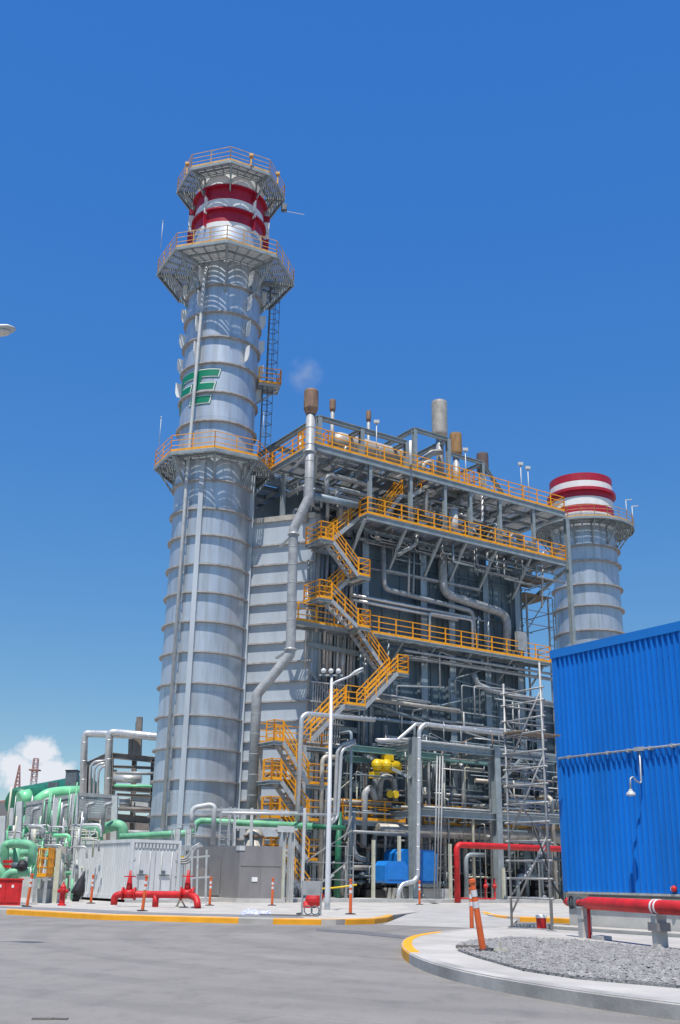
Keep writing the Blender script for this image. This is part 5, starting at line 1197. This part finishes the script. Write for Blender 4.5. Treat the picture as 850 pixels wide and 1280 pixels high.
# red cabinet
rc = pg(25, 1132, H); rcb = thing('hose_cabinet', 'glossy red fire hose cabinet at the left edge of the pavement', 'cabinet', rc); Wr = 1.15; hr_ = pY(25, 1100, rc.y).z-H
f2 = V((-1, -.12, 0)).normalized(); s3 = V((-.35, 1, 0)).normalized()
MB().prism([tuple(p[:2]) for p in (rc, rc+f2*Wr, rc+f2*Wr+s3*.7, rc+s3*.7)], H, H+hr_).build('body', 'red', rcb)
b = MB(); b.prism([tuple(p[:2]) for p in (rc-f2*.04-s3*.04, rc+f2*(Wr+.04)-s3*.04, rc+f2*(Wr+.04)+s3*.74, rc-f2*.04+s3*.74)], H+hr_, H+hr_+.05); b.build('lid', 'red', rcb)
for k in (0, 1): MB().box(rc+f2*(.08+k*.52)-s3*.02+Z*.1, f2*.48, s3*.02, Z*(hr_-.2)).build('door', 'red', rcb)
b = MB(); b.box(rc+f2*.3-s3*.03+Z*.62, f2*.08, s3*.01, Z*.1); b.box(rc+f2*.75-s3*.03+Z*.62, f2*.08, s3*.01, Z*.1); b.build('handle', 'white', rcb)
# big green pipes
YG = 43.5; g = lambda x, y, Y=YG: pY(x, y, Y)
pipe('big green pipe bending over like an upside-down U at the left', [g(6, 1100, 44.5), g(6, 1056, 44.5), g(14, 1054.5, 44.5), g(34, 1055, 43.5), g(41, 1058, 43.5), g(39.5, 1092, 43.5)], .17, 'green', .5, n=16)
pipe('green pipe running level behind the upside-down U', [g(-30, 1068, 46), g(40, 1066, 46)], .15, 'green')
pipe('upright green pipe crossing behind the U pipe', [g(21, 1056, 44.8), g(19, 1100, 44.8)], .14, 'green')
gp = thing('green_pipe', 'lowest big green elbow pipe with white bands just above the red cabinet', 'pipe', g(20, 1100)); 
MB().tube([g(4, 1106, 43), g(8, 1095, 43), g(16, 1090, 43), g(42, 1090, 43.4)], .175, 16, .7).build('pipe', 'green', gp)
b = MB()
for x in (33, 36.5): b.cyl(g(x, 1090, 43.28), g(x+1.4, 1090, 43.3), .186, n=16)
b.build('white_band', 'white', gp)
b = MB()
for x in (39.5, 43): b.cyl(g(x, 1090, 43.4), g(x+1.3, 1090, 43.4), .26, n=16)
b.build('flange', 'green', gp)
pipe('short fat green pipe stub at the picture edge behind the red cabinet', [g(-6, 1080, 43.4), g(3, 1092, 43.4), g(4, 1118, 43.4)], .18, 'green', .5)
t = thing('actuator', 'dark valve actuator wrapped between the green pipes', 'valve', g(24, 1092, 43.2)); MB().sphere(g(28, 1082, 43.0), .22, 12).build('cover', 'dark', t); MB().cyl(g(15, 1082, 43.0), g(27, 1082, 43.), .12, n=12).build('body', 'dsteel', t)
for y in (1077, 1083): MB().bar(g(4, y, 43.8), g(16, y, 43.8), .12).build('red_link', 'red', t)
# small yellow stair cage behind the green pipes
pl_ = g(46, 1096, 45.5); t = thing('access_platform', 'small yellow caged access platform behind the green pipes', 'platform', V((pl_.x, pl_.y, H)))
c4 = [g(45, 1096, 45.5), g(58, 1097, 45.2), g(66, 1094, 47.5), g(52, 1093, 47.5)]
for p in c4: p.z = c4[0].z
rail(c4, 1.15, True, .6, w=.04).build('railing', 'orange', t); MB().extr(c4, Z*-.08).build('deck', 'grate', t)
for p in c4: MB().bar(V((p.x, p.y, H)), p, .1).build('leg', 'galv', t)
q = g(68, 1128, 46); q.z = H; t = thing('post', 'cream pipe post with a small square head left of the container', 'post', q); MB().bar(q, g(74.5, 1062, 46), .2).build('shaft', 'cream', t); MB().box(g(71.5, 1066, 46), V((.35, 0, 0)), V((0, .3, 0)), Z*.25).build('head', 'tanlag', t)
for k, (x, y) in enumerate(((50, 1128), (63, 1126), (57, 1127))):
    q = g(x, y, 46+.4*k); q.z = H; one(MB().box(q-V((.28, 0, .0)), (.56, 0, 0), (0, .5, 0), (0, 0, .55+.3*(k == 2))), 'pier', 'plinth', 'squat pale concrete pier under the yellow access platform', 'pier', 'concrete piers')
# control box, reel and tape beside the lamp
cx = pg(389, 1144, H); t = thing('control_box', 'grey control box on a tube stand beside the lamp post', 'control box', cx)
z0 = pY(389, 1119, cx.y).z; z1 = pY(389, 1101, cx.y).z
MB().box(V((cx.x-.29, cx.y-.12, z0)), (.58, 0, 0), (0, .24, 0), (0, 0, z1-z0)).build('box', 'lag', t)
for dx in (-.3, .3): MB().bar(V((cx.x+dx, cx.y, H)), V((cx.x+dx, cx.y, z1)), .05).build('leg', 'galv', t)
b = MB(); b.bar(V((cx.x-.45, cx.y-.3, H+.04)), V((cx.x-.3, cx.y+.4, H+.04)), .06); b.bar(V((cx.x+.25, cx.y-.3, H+.04)), V((cx.x+.3, cx.y+.4, H+.04)), .06)
for dx in (-.1, .12): b.sweep([V((cx.x+dx+.13*cos(a), cx.y, H+.15+.13*sin(a))) for a in [i*.5 for i in range(14)]], .02, 6)
b.build('stand_foot', 'dsteel', t)
rq = pY(392, 1127, 45.5); t = thing('hose_reel', 'heap of red cloth or hose behind the control box', 'hose', V((rq.x, rq.y, H)))
b = MB(); b.sphere(rq+V((0, 0, .05)), .32, 12, (1.1, .7, .9)); b.sphere(rq+V((.22, 0, .2)), .2, 10); b.sphere(rq+V((-.3, 0, -.2)), .22, 10); b.build('reel', 'red', t); MB().bar(V((rq.x, rq.y, H)), rq, .1).build('stand', 'dark', t)
b = MB(); b.sweep(rounded([pY(377, 1108, 46), pY(398, 1111, 45.5), pY(418, 1110, 45), pY(446, 1106, 45)], 2), .035, 5); one(b, 'barrier_tape', 'yellow', 'yellow barrier tape stretched past the lamp post', 'tape')
# litter and a hose on the pavement, drain inlet in the kerb
p = pg(315, 1143, H+.01); b = MB(); rr = random.Random(3)
for k in range(10): a_ = p+V((rr.uniform(-.35, .35), rr.uniform(-.3, .3), 0)); b.add([a_, a_+V((.25, rr.uniform(-.1, .1), rr.uniform(.0, .1))), a_+V((.2, .2, rr.uniform(.05, .18))), a_+V((-.05, .16, .06))], [(0, 1, 2, 3)])
one(b, 'crumpled_sheet', mat('blue_white_sheet', (.70, .72, .8), .6, 0, .2, 14, c2=(.05, .08, .5)), 'crumpled blue and white sheet lying on the pavement by the kerb drain', 'litter')
b = MB(); p = pg(325, 1143, H+.03); q = pg(398, 1145, H+.03); b.bar(p, q, .08, .04); one(b, 'bar', 'brown', 'thin dark bar lying on the pavement behind the kerb drain', 'bar')
p, q = pg(303, 1152.6, .02), pg(338, 1153.2, .02); dn = (q-p).normalized(); nn = V((-dn.y, dn.x, 0))
t = thing('kerb_drain', 'dark drain inlet slot in the bare concrete gap of the yellow kerb', 'drain', p)
MB().box(p-nn*.03, dn*(q-p).length, nn*.3, Z*.13).build('slot', 'dark', t)
b = MB()
for k in range(7): b.box(p+dn*((q-p).length*(k+.4)/7.3)-nn*.05, dn*.05, nn*.04, Z*.15)
b.build('bars', 'kerbc', t)
p = pg(40, 1273, .01); b = MB(); b.bar(p, p+V((.18, .02, 0)), .05, .015); b.bar(p+V((.1, .05, 0)), p+V((.32, .03, 0)), .04, .012); one(b, 'twig', 'brown', 'small scrap lying on the road in the near left corner', 'litter')
struct(sheet([g2(395, 1160.5, .003), g2(455, 1164, .003), g2(524, 1171.5, .003), g2(516, 1174.5, .003), g2(452, 1168, .003), g2(395, 1163.5, .003)], .006), 'dark_road_strip', mat('dark_strip_grey', (.15, .15, .155), .85, 0, .2, 4))  # thin dark strip laid flat across the road

# ================================================================ LEFT BACKGROUND PLANT
YL = 80.; h = lambda x, y, Y=YL: pY(x, y, Y)
pipe('tall shiny insulated pipe rising and bending right, farther left of two', [h(103, 1010, 83), h(106, 917, 83), h(114, 917, 83), h(215, 921, 80)], .27, 'alu', 1.0, bands=1.4, n=16)
pipe('shiny insulated pipe rising and bending right in front, next to the tall stack', [h(134, 1010), h(137, 916), h(146, 916), h(215, 923, 78)], .29, 'alu', 1.1, bands=1.4, n=16)
sf = thing('pipe_bridge', 'brown grey steel pipe bridge with heavy beams left of the tall stack', 'pipe rack', h(150, 1040))
for p, q, w_, hh in ((h(136, 944), h(215, 952), .3, .42), (h(108, 957, 84), h(136, 944), .25, .4), (h(136, 958), h(215, 961), .2, .2), (h(140, 985), h(215, 990), .3, .36), (h(146, 1022), h(215, 1028), .3, .55), (h(146, 993), h(215, 997), .25, .2)): MB().ibeam(p, q, w_, hh, .05).build('beam', 'brown', sf)
for x, y0, y1, Y in ((139, 942, 1050, 80), (112, 955, 1050, 84), (192, 950, 1050, 80), (168, 950, 1050, 82)): MB().ibeam(h(x-3, y1, Y), h(x, y0, Y), .35, .35, .05).build('column', 'brown', sf)
MB().box(h(137, 1000), V((.3, 0, 0)), V((0, .4, 0)), Z*2.2).build('panel', 'tanlag', sf)
b = MB(); b.cyl(h(142, 973), h(177, 974), .3, n=14); one(b, 'insulated_pipe', 'alu', 'bright level insulated pipe inside the pipe bridge', 'pipe')
for k in range(3): pipe('small bright elbow pipe at the left end of the pipe bridge', [h(112+k*5, 992), h(113+k*5, 958+k*3), h(118+k*5, 952+k*3), h(133, 951+k*3)], .1, 'alu', .6, group='elbow pipes on the pipe bridge')
q = h(173, 945); t = thing('chimney_post', 'weathered brown post rising above the pipe bridge', 'post', q); MB().bar(q, h(174.5, 896.5), .42).build('shaft', 'brown', t); MB().bar(h(172, 918), h(172.5, 903), .3).build('fitting', 'dark', t)
b = MB(); b.bar(h(163, 943), h(163.5, 924), .3); b.bar(h(169, 943), h(169.5, 922), .3); one(b, 'valve_stand', 'brown', 'dark valve stand under the shiny level pipe', 'stand')
b = MB(); b.cyl(h(150, 1004), h(162, 1003), .35, n=12); b.box(h(164, 1015), V((1.2, 0, 0)), V((0, 1, 0)), Z*1.3); one(b, 'tank', 'lgrey', 'pale boxes and drum on the lower deck of the pipe bridge', 'tank')
t = thing('green_turbine_hood', 'long green rounded machine hood seen over the grey racks', 'machine', h(60, 1000, 95))
a_, c_ = h(20, 1004, 88), h(104, 991, 100); b = MB(); b.sweep([a_, a_*.96+c_*.04, c_], [1.0, 1.25, 1.6], 20); b.build('hood', 'dgreen', t)
b = MB(); b.sweep(rounded([h(46, 1004, 84), h(58, 994, 84), h(75, 991, 85), h(103, 990, 86)], 4), .5, 14); b.build('duct', 'lgreen', t)
b = MB(); b.cyl(h(24, 1000, 86), h(38, 996, 86.5), .65, n=16); b.build('duct', 'lgreen', t)
b = MB(); 
for x in (62, 66, 70): b.bar(h(x, 985, 90), h(x+.5, 978, 90), .3)
b.build('fittings', 'dsteel', t)
q = h(89.5, 990, 90); t = thing('exhaust', 'dark square exhaust stack behind the green hood', 'exhaust', q); MB().bar(q, h(91, 963, 90), 1.05, .9).build('flue', 'dsteel', t); MB().bar(h(90.9, 964.5, 90), h(91, 963, 90), 1.15, 1.0).build('rim', 'dark', t)
b = MB(); q = pY(2, 1100, 68); q2 = pY(108, 1100, 68); b.box(V((q.x, 68, H)), V((q2.x-q.x, 0, 0)), V((0, 3, 0)), Z*(pY(50, 1024, 68).z-H))
for k in range(9): b.box(V((q.x+(q2.x-q.x)*(k+.3)/9, 67.9, H)), V((.25, 0, 0)), V((0, .12, 0)), Z*(pY(50, 1024, 68).z-H))
one(b, 'pump_house', mat('dim_green_grey', (.10, .13, .11), .7, 0, .3, 1.2), 'low dark green grey pump house deep behind the left pale racks', 'building')
# grey pipe racks in the left middle distance
YR = 62.; k_ = lambda x, y, Y=YR: pY(x, y, Y)
lr = thing('pipe_rack', 'pale grey rack of columns with louvred panels over green pipework at far left', 'pipe rack', k_(60, 1110))
for x, y0, y1, Y in ((4, 1020, 1110, 58), (25, 1002, 1110, 60), (50, 1003, 1110, 64), (71, 998, 1110, 62), (95, 992, 1110, 60), (144, 995, 1110, 62), (61, 1010, 1110, 66), (83, 1005, 1110, 66), (15, 1010, 1110, 66)): MB().bar(k_(x-4, y1, Y), k_(x, y0, Y), .24 if Y > 63 else .32).build('column', 'lgrey', lr)
for p, q, r in ((k_(33, 1005, 63), k_(98, 994, 62), 4), (k_(98, 993, 62), k_(147, 996, 63), 4)):
    b = MB()
    for i in range(8): b.bar(p-Z*(.12+i*.125), q-Z*(.12+i*.125), .06, .1)
    b.bar(p-Z*1.15, q-Z*1.15, .15, .2); b.bar(p, q, .15, .2); b.build('louvre_panel', 'lag', lr)
for y in (1044, 1052, 1060, 1068): MB().bar(k_(-10, y, 62), k_(92, y-2, 62), .09).build('rail', 'lag', lr)
for x, y0, y1, Y in ((55, 1000, 1045, 60), (78, 1008, 1050, 60), (40, 1012, 1050, 61), (108, 1006, 1040, 60), (130, 1006, 1040, 60)): pipe('grey pipe with a top bend among the left pale racks', [k_(x-2, y1, Y), k_(x, y0+3, Y), k_(x+2, y0, Y), k_(x+10, y0-2, Y)], .1, 'lag', .35, group='bent grey pipes in the left racks')
b = MB(); b.sweep(rounded([k_(30, 1040, 66), k_(44, 1040, 66)], 1), 1.0, 14); one(b, 'green_vessel', 'green', 'fat green vessel glimpsed behind the left pale racks', 'vessel')
for i, (x, y) in enumerate(((18, 1036), (38, 1050), (60, 1045), (90, 1038), (107, 1062), (75, 1062))):
    pipe('green pipe run with a drop in the left racks', [k_(x-16, y, 63), k_(x+14, y-1, 63), k_(x+15, y+12, 63)], .16+.04*(i % 3), 'green' if i % 2 else 'dgreen', .4, group='green pipe runs in the left racks')
pipe('green elbow pipe rising behind the container roof, with a second bend', [k_(96, 1042, 61), k_(116, 1037, 61), k_(123, 1037, 61), k_(125, 1052, 61)], .2, 'green', .4)
pipe('big bright green elbow standing behind the right end of the container roof', [k_(128, 1036, 61), k_(146, 1031, 60.5), k_(153, 1034, 60.5), k_(154, 1055, 60.5)], .3, 'green', .7, n=16)
for i in range(64):
    x = rnd.uniform(3, 104); y = rnd.uniform(1030, 1100); Y = rnd.uniform(50, 60); L = rnd.uniform(8, 26)
    pts = [k_(x, y, Y), k_(x+L, y-.5, Y), k_(x+L, y+14, Y)] if i % 2 else [k_(x, y, Y), k_(x-1, y+28, Y)]
    pipe('small pipe in the jumble behind the green pipes at left', pts, rnd.choice((.05, .06, .09)), rnd.choice(('galv', 'cream', 'lgreen', 'green', 'lag', 'lgrey')), .2, group='small pipes in the left jumble', n=8)
b = MB(); o = pY(10, 1123, 56); b.box(V((-24, 56, H)), (9.5, 0, 0), (0, .25, 0), (0, 0, 1.6)); one(b, 'low_wall', 'plinth', 'low pale concrete wall behind the left green pipes', 'wall')
hb = thing('turbine_hall', 'low brown grey hall with pale panels behind the pipe bridge and left racks', 'building', V((-28, 98, 0)))
p0, p1 = pY(-20, 1018, 97), pY(196, 1006, 97); MB().box(V((p0.x, 97, 0)), V((p1.x-p0.x, 0, 0)), V((0, 8, 0)), Z*p0.z).build('wall', 'brown', hb)
for k in range(9): 
    x = p0.x+(p1.x-p0.x)*(k+.2)/9; MB().box(V((x, 96.95, .5)), V((1.0, 0, 0)), V((0, .1, 0)), Z*(p0.z-1.5-.8*(k % 3))).build('panel', ('tanlag', 'lgrey', 'dsteel')[k % 3], hb)
for k, (x0, x1, y, r, m) in enumerate(((146, 192, 966, .12, 'lag'), (143, 190, 982, .1, 'lgreen'), (146, 190, 1011, .14, 'brown'), (150, 188, 1040, .16, 'lag'))):
    pipe(('thin grey line above the level insulated pipe on the pipe bridge', 'thin green line on the middle beam of the pipe bridge', 'brown line along the lower deck of the pipe bridge', 'grey line under the lowest beam of the pipe bridge')[k], [h(x0, y, 79), h(x1, y+1, 79)], r, m)
one(rail([h(146, 1018, 79.5), h(188, 1023, 79.5)], 1.0, w=.06, toe=False), 'railing', 'brown', 'brown railing on the lower deck of the pipe bridge', 'railing')
# lattice masts far away
def mast(label, px, ybase, ytop, Y, w0, w1, m2=None):
    p, q = pY(px, ybase, Y), pY(px, ytop, Y); q.x, q.y = p.x, p.y; t = thing('lattice_mast', label, 'mast', p, 'lattice masts on the skyline'); n = 9; hh = (q.z-p.z)
    def cor(f): w = w0*(1-f)+w1*f; return [p+V((sx*w, sy*w, hh*f)) for sx, sy in ((-1, -1), (1, -1), (1, 1), (-1, 1))]
    for half, (i0, i1) in enumerate(((0, 4), (4, 9))):
        b = MB()
        for i in range(i0, i1):
            A, B = cor(i/n), cor((i+1)/n)
            for j in range(4): b.bar(A[j], B[j], .13); b.bar(A[j], B[(j+1) % 4], .08); b.bar(B[j], B[(j+1) % 4], .08)
        b.build('lattice', ('lgrey' if half == 0 and m2 else 'mastred_hazed'), t)
    return t, p, hh
t, p, hh = mast('red and white lattice mast with a small platform under the cloud', 39.5, 1000, 948, 260, .7, .5, True)
MB().box(p+V((-1.2, -1.2, hh*.70)), (2.4, 0, 0), (0, 2.4, 0), (0, 0, .3)).build('platform', 'mastred_hazed', t)
t, p, hh = mast('thin red crane mast tapering to a point at far left', 19.5, 1000, 956, 220, .7, .06)
b = MB(); j0 = p+Z*hh*.05
for dy in (-.8, .8): b.bar(j0+V((2, dy, 0)), j0+V((-14, dy, -2.5)), .3); b.bar(j0+V((2, dy, -3)), j0+V((-14, dy, -3.0)), .3)
for i in range(6): b.bar(j0+V((2-i*2.6, -.8, -.4*i)), j0+V((.6-i*2.6, .8, -3)), .25)
b.build('jib', 'mastred_hazed', t)
b = MB(); p = pY(12, 1006, 150); b.box(p+V((-8, 0, -20)), (9, 0, 0), (0, 6, 0), (0, 0, 20.3)); one(b, 'far_block', 'cab', 'distant grey building block below the crane mast', 'building')

r2 = random.Random(21)
for k in range(230):
    u = r2.uniform(2, 26); v = r2.uniform(-1.6, 1.9); z = r2.uniform(.4, 9.5); r = r2.choice((.02, .025, .03, .045)); m = r2.choice(('galv', 'lag', 'tube', 'steel', 'cream', 'dsteel', 'rust'))
    if k % 3 == 0: small([W(u, v, z), W(u, v, z+r2.uniform(.6, 3))], r, m, .1)
    elif k % 3 == 1: small([W(u, v, z), W(u+r2.uniform(.6, 2.5), v, z)], r, m, .1)
    else: small([W(u, v, z), W(u, v, z+r2.uniform(.3, 1.2)), W(u+r2.uniform(.4, 1.6), v, z+r2.uniform(.3, 1.2))], r, m, .12)
for k in range(120):
    x = r2.uniform(2, 104); y = r2.uniform(1026, 1098); Y = r2.uniform(52, 66); m = r2.choice(('lgrey', 'galv', 'lgreen', 'green', 'brown', 'cream', 'dsteel')); r = r2.choice((.025, .035, .05)); a_ = k_(x, y, Y)
    if k % 2: small([a_, a_+Z*r2.uniform(.5, 2.2)], r, m, .1)
    else: L = r2.uniform(.5, 2); small([a_, a_+V((L, 0, 0)), a_+V((L, 0, r2.choice((-1, 1))*r2.uniform(.3, .9)))], r, m, .15)
build_small()
# steam over the tall vent
p = pY(381, 474, Yv); m = bpy.data.materials.new('steam'); m.use_nodes = True; n = m.node_tree.nodes; l = m.node_tree.links
n.remove(n['Principled BSDF']); pvn = n.new('ShaderNodeVolumePrincipled'); pvn.inputs['Color'].default_value = (1, 1, 1, 1)
tc = n.new('ShaderNodeTexCoord'); gr = n.new('ShaderNodeTexGradient'); gr.gradient_type = 'SPHERICAL'; ns_ = n.new('ShaderNodeTexNoise'); ns_.inputs['Scale'].default_value = 1.3; ns_.inputs['Detail'].default_value = 5
mp = n.new('ShaderNodeMapping'); mp.inputs['Scale'].default_value = (1/1.25, 1/1.25, 1/1.35); l.new(tc.outputs['Object'], mp.inputs[0]); l.new(mp.outputs[0], gr.inputs[0]); l.new(tc.outputs['Object'], ns_.inputs['Vector'])
nr = n.new('ShaderNodeMapRange'); nr.inputs[1].default_value = .42; nr.inputs[2].default_value = .72; l.new(ns_.outputs['Fac'], nr.inputs[0])
mm = n.new('ShaderNodeMath'); mm.operation = 'MULTIPLY'; l.new(gr.outputs['Fac'], mm.inputs[0]); l.new(nr.outputs[0], mm.inputs[1]); m2 = n.new('ShaderNodeMath'); m2.operation = 'MULTIPLY'; m2.inputs[1].default_value = .75; l.new(mm.outputs[0], m2.inputs[0]); l.new(m2.outputs[0], pvn.inputs['Density'])
l.new(pvn.outputs[0], n['Material Output'].inputs['Volume'])
b = MB(); b.sphere((0, 0, 0), 1.3, 20, (1, 1, 1.05)); me = bpy.data.meshes.new('steam'); me.from_pydata([tuple(x) for x in b.v], [], b.f); me.materials.append(m)
so = bpy.data.objects.new('steam', me); COL.objects.link(so); so.location = p+Z*.3; tag(so, 'faint white wisp of steam above the tall rusty vent', 'steam', kind='stuff')

# ================================================================ LIGHT, SKY, CAMERA
SE, SA = radians(69), atan2(-.31, -.95)      # sun behind the camera and a little to the left, high
sv = V((-.16, -.985, 0)).normalized()*cos(SE)+Z*sin(SE)
sl = bpy.data.lights.new('sun', 'SUN'); sl.energy = SUN_E = 5.0; sl.angle = radians(.53); sl.color = (1, .955, .89)
so = bpy.data.objects.new('sun', sl); COL.objects.link(so); so.rotation_euler = sv.to_track_quat('Z', 'Y').to_euler()
w = bpy.data.worlds.new('World'); scene.world = w; w.use_nodes = True
n = w.node_tree.nodes; l = w.node_tree.links; bg = n['Background']
sky = n.new('ShaderNodeTexSky'); sky.sky_type = 'NISHITA'; sky.sun_disc = False; sky.sun_elevation = SE
sky.sun_rotation = atan2(sv.x, sv.y); sky.air_density = 1.0; sky.dust_density = .12; sky.ozone_density = 2.2; sky.altitude = 2800
hs = n.new('ShaderNodeHueSaturation'); hs.inputs['Saturation'].default_value = 1.33; hs.inputs['Hue'].default_value = .503; hs.inputs['Value'].default_value = 1.2
l.new(sky.outputs[0], hs.inputs['Color'])
se = n.new('ShaderNodeSeparateColor'); cc = n.new('ShaderNodeCombineColor'); l.new(hs.outputs[0], se.inputs[0])
for i, (k_g, g_) in enumerate(((.626, .732), (.593, .614), (.658, .165))):     # even, clear midday blue
    p1 = n.new('ShaderNodeMath'); p1.operation = 'MULTIPLY'; p1.inputs[1].default_value = .1723; l.new(se.outputs[i], p1.inputs[0])
    p0 = n.new('ShaderNodeMath'); p0.operation = 'MAXIMUM'; p0.inputs[1].default_value = .001; l.new(p1.outputs[0], p0.inputs[0])
    p2 = n.new('ShaderNodeMath'); p2.operation = 'POWER'; p2.inputs[1].default_value = g_; l.new(p0.outputs[0], p2.inputs[0])
    p3 = n.new('ShaderNodeMath'); p3.operation = 'MULTIPLY'; p3.inputs[1].default_value = k_g/.1723; l.new(p2.outputs[0], p3.inputs[0]); l.new(p3.outputs[0], cc.inputs[i])
# small cumulus low at the left, part of the sky
tc = n.new('ShaderNodeTexCoord'); cd = (pY(26, 966, 100)-CAM).normalized()
no = n.new('ShaderNodeTexNoise'); no.inputs['Scale'].default_value = 26; no.inputs['Detail'].default_value = 9; no.inputs['Roughness'].default_value = .58; l.new(tc.outputs['Generated'], no.inputs['Vector'])
def math(op, a_, b_):
    q = n.new('ShaderNodeMath'); q.operation = op
    for i, x in enumerate((a_, b_)):
        if isinstance(x, (int, float)): q.inputs[i].default_value = x
        else: l.new(x, q.inputs[i])
    return q.outputs[0]
best = None
for px, py, r_x, r_y in ((46, 940, 30, 24), (22, 960, 34, 24), (64, 964, 30, 20), (40, 972, 50, 22), (88, 984, 26, 12), (-30, 975, 40, 18)):
    sb = n.new('ShaderNodeVectorMath'); sb.operation = 'SUBTRACT'; sb.inputs[1].default_value = ray(px, py).normalized(); l.new(tc.outputs['Generated'], sb.inputs[0])
    mp = n.new('ShaderNodeMapping'); mp.inputs['Scale'].default_value = (1387/r_x/1.0, 1387/r_x, 1387/r_y); l.new(sb.outputs[0], mp.inputs[0])
    ln_ = n.new('ShaderNodeVectorMath'); ln_.operation = 'LENGTH'; l.new(mp.outputs[0], ln_.inputs[0])
    v_ = math('SUBTRACT', 1.0, ln_.outputs['Value']); best = v_ if best is None else math('MAXIMUM', best, v_)
no.inputs['Scale'].default_value = 55; no.inputs['Roughness'].default_value = .62
fac = math('ADD', best, math('MULTIPLY', math('SUBTRACT', no.outputs['Fac'], .5), 1.35))
rp = n.new('ShaderNodeValToRGB'); rp.color_ramp.elements[0].position = .02; rp.color_ramp.elements[1].position = .42; l.new(fac, rp.inputs[0])
mx = n.new('ShaderNodeMix'); mx.data_type = 'RGBA'; mx.inputs[7].default_value = (4.6, 4.8, 5.2, 1); l.new(rp.outputs[0], mx.inputs[0]); l.new(cc.outputs[0], mx.inputs[6])
l.new(mx.outputs[2], bg.inputs['Color']); bg.inputs['Strength'].default_value = .15
cd_ = bpy.data.cameras.new('camera'); co_ = bpy.data.objects.new('camera', cd_); COL.objects.link(co_); co_.location = CAM
from mathutils import Matrix
co_.matrix_world = Matrix(((cam_r.x, cam_u.x, -cam_f.x, CAM.x), (cam_r.y, cam_u.y, -cam_f.y, CAM.y), (cam_r.z, cam_u.z, -cam_f.z, CAM.z), (0, 0, 0, 1)))
cd_.sensor_fit = 'VERTICAL'; cd_.sensor_height = 36; cd_.lens = F/1280*36; cd_.clip_end = 6000; cd_.clip_start = .1
scene.camera = co_
scene.view_settings.view_transform = 'Standard'; scene.view_settings.look = 'None'; scene.view_settings.exposure = .2; scene.view_settings.gamma = 1
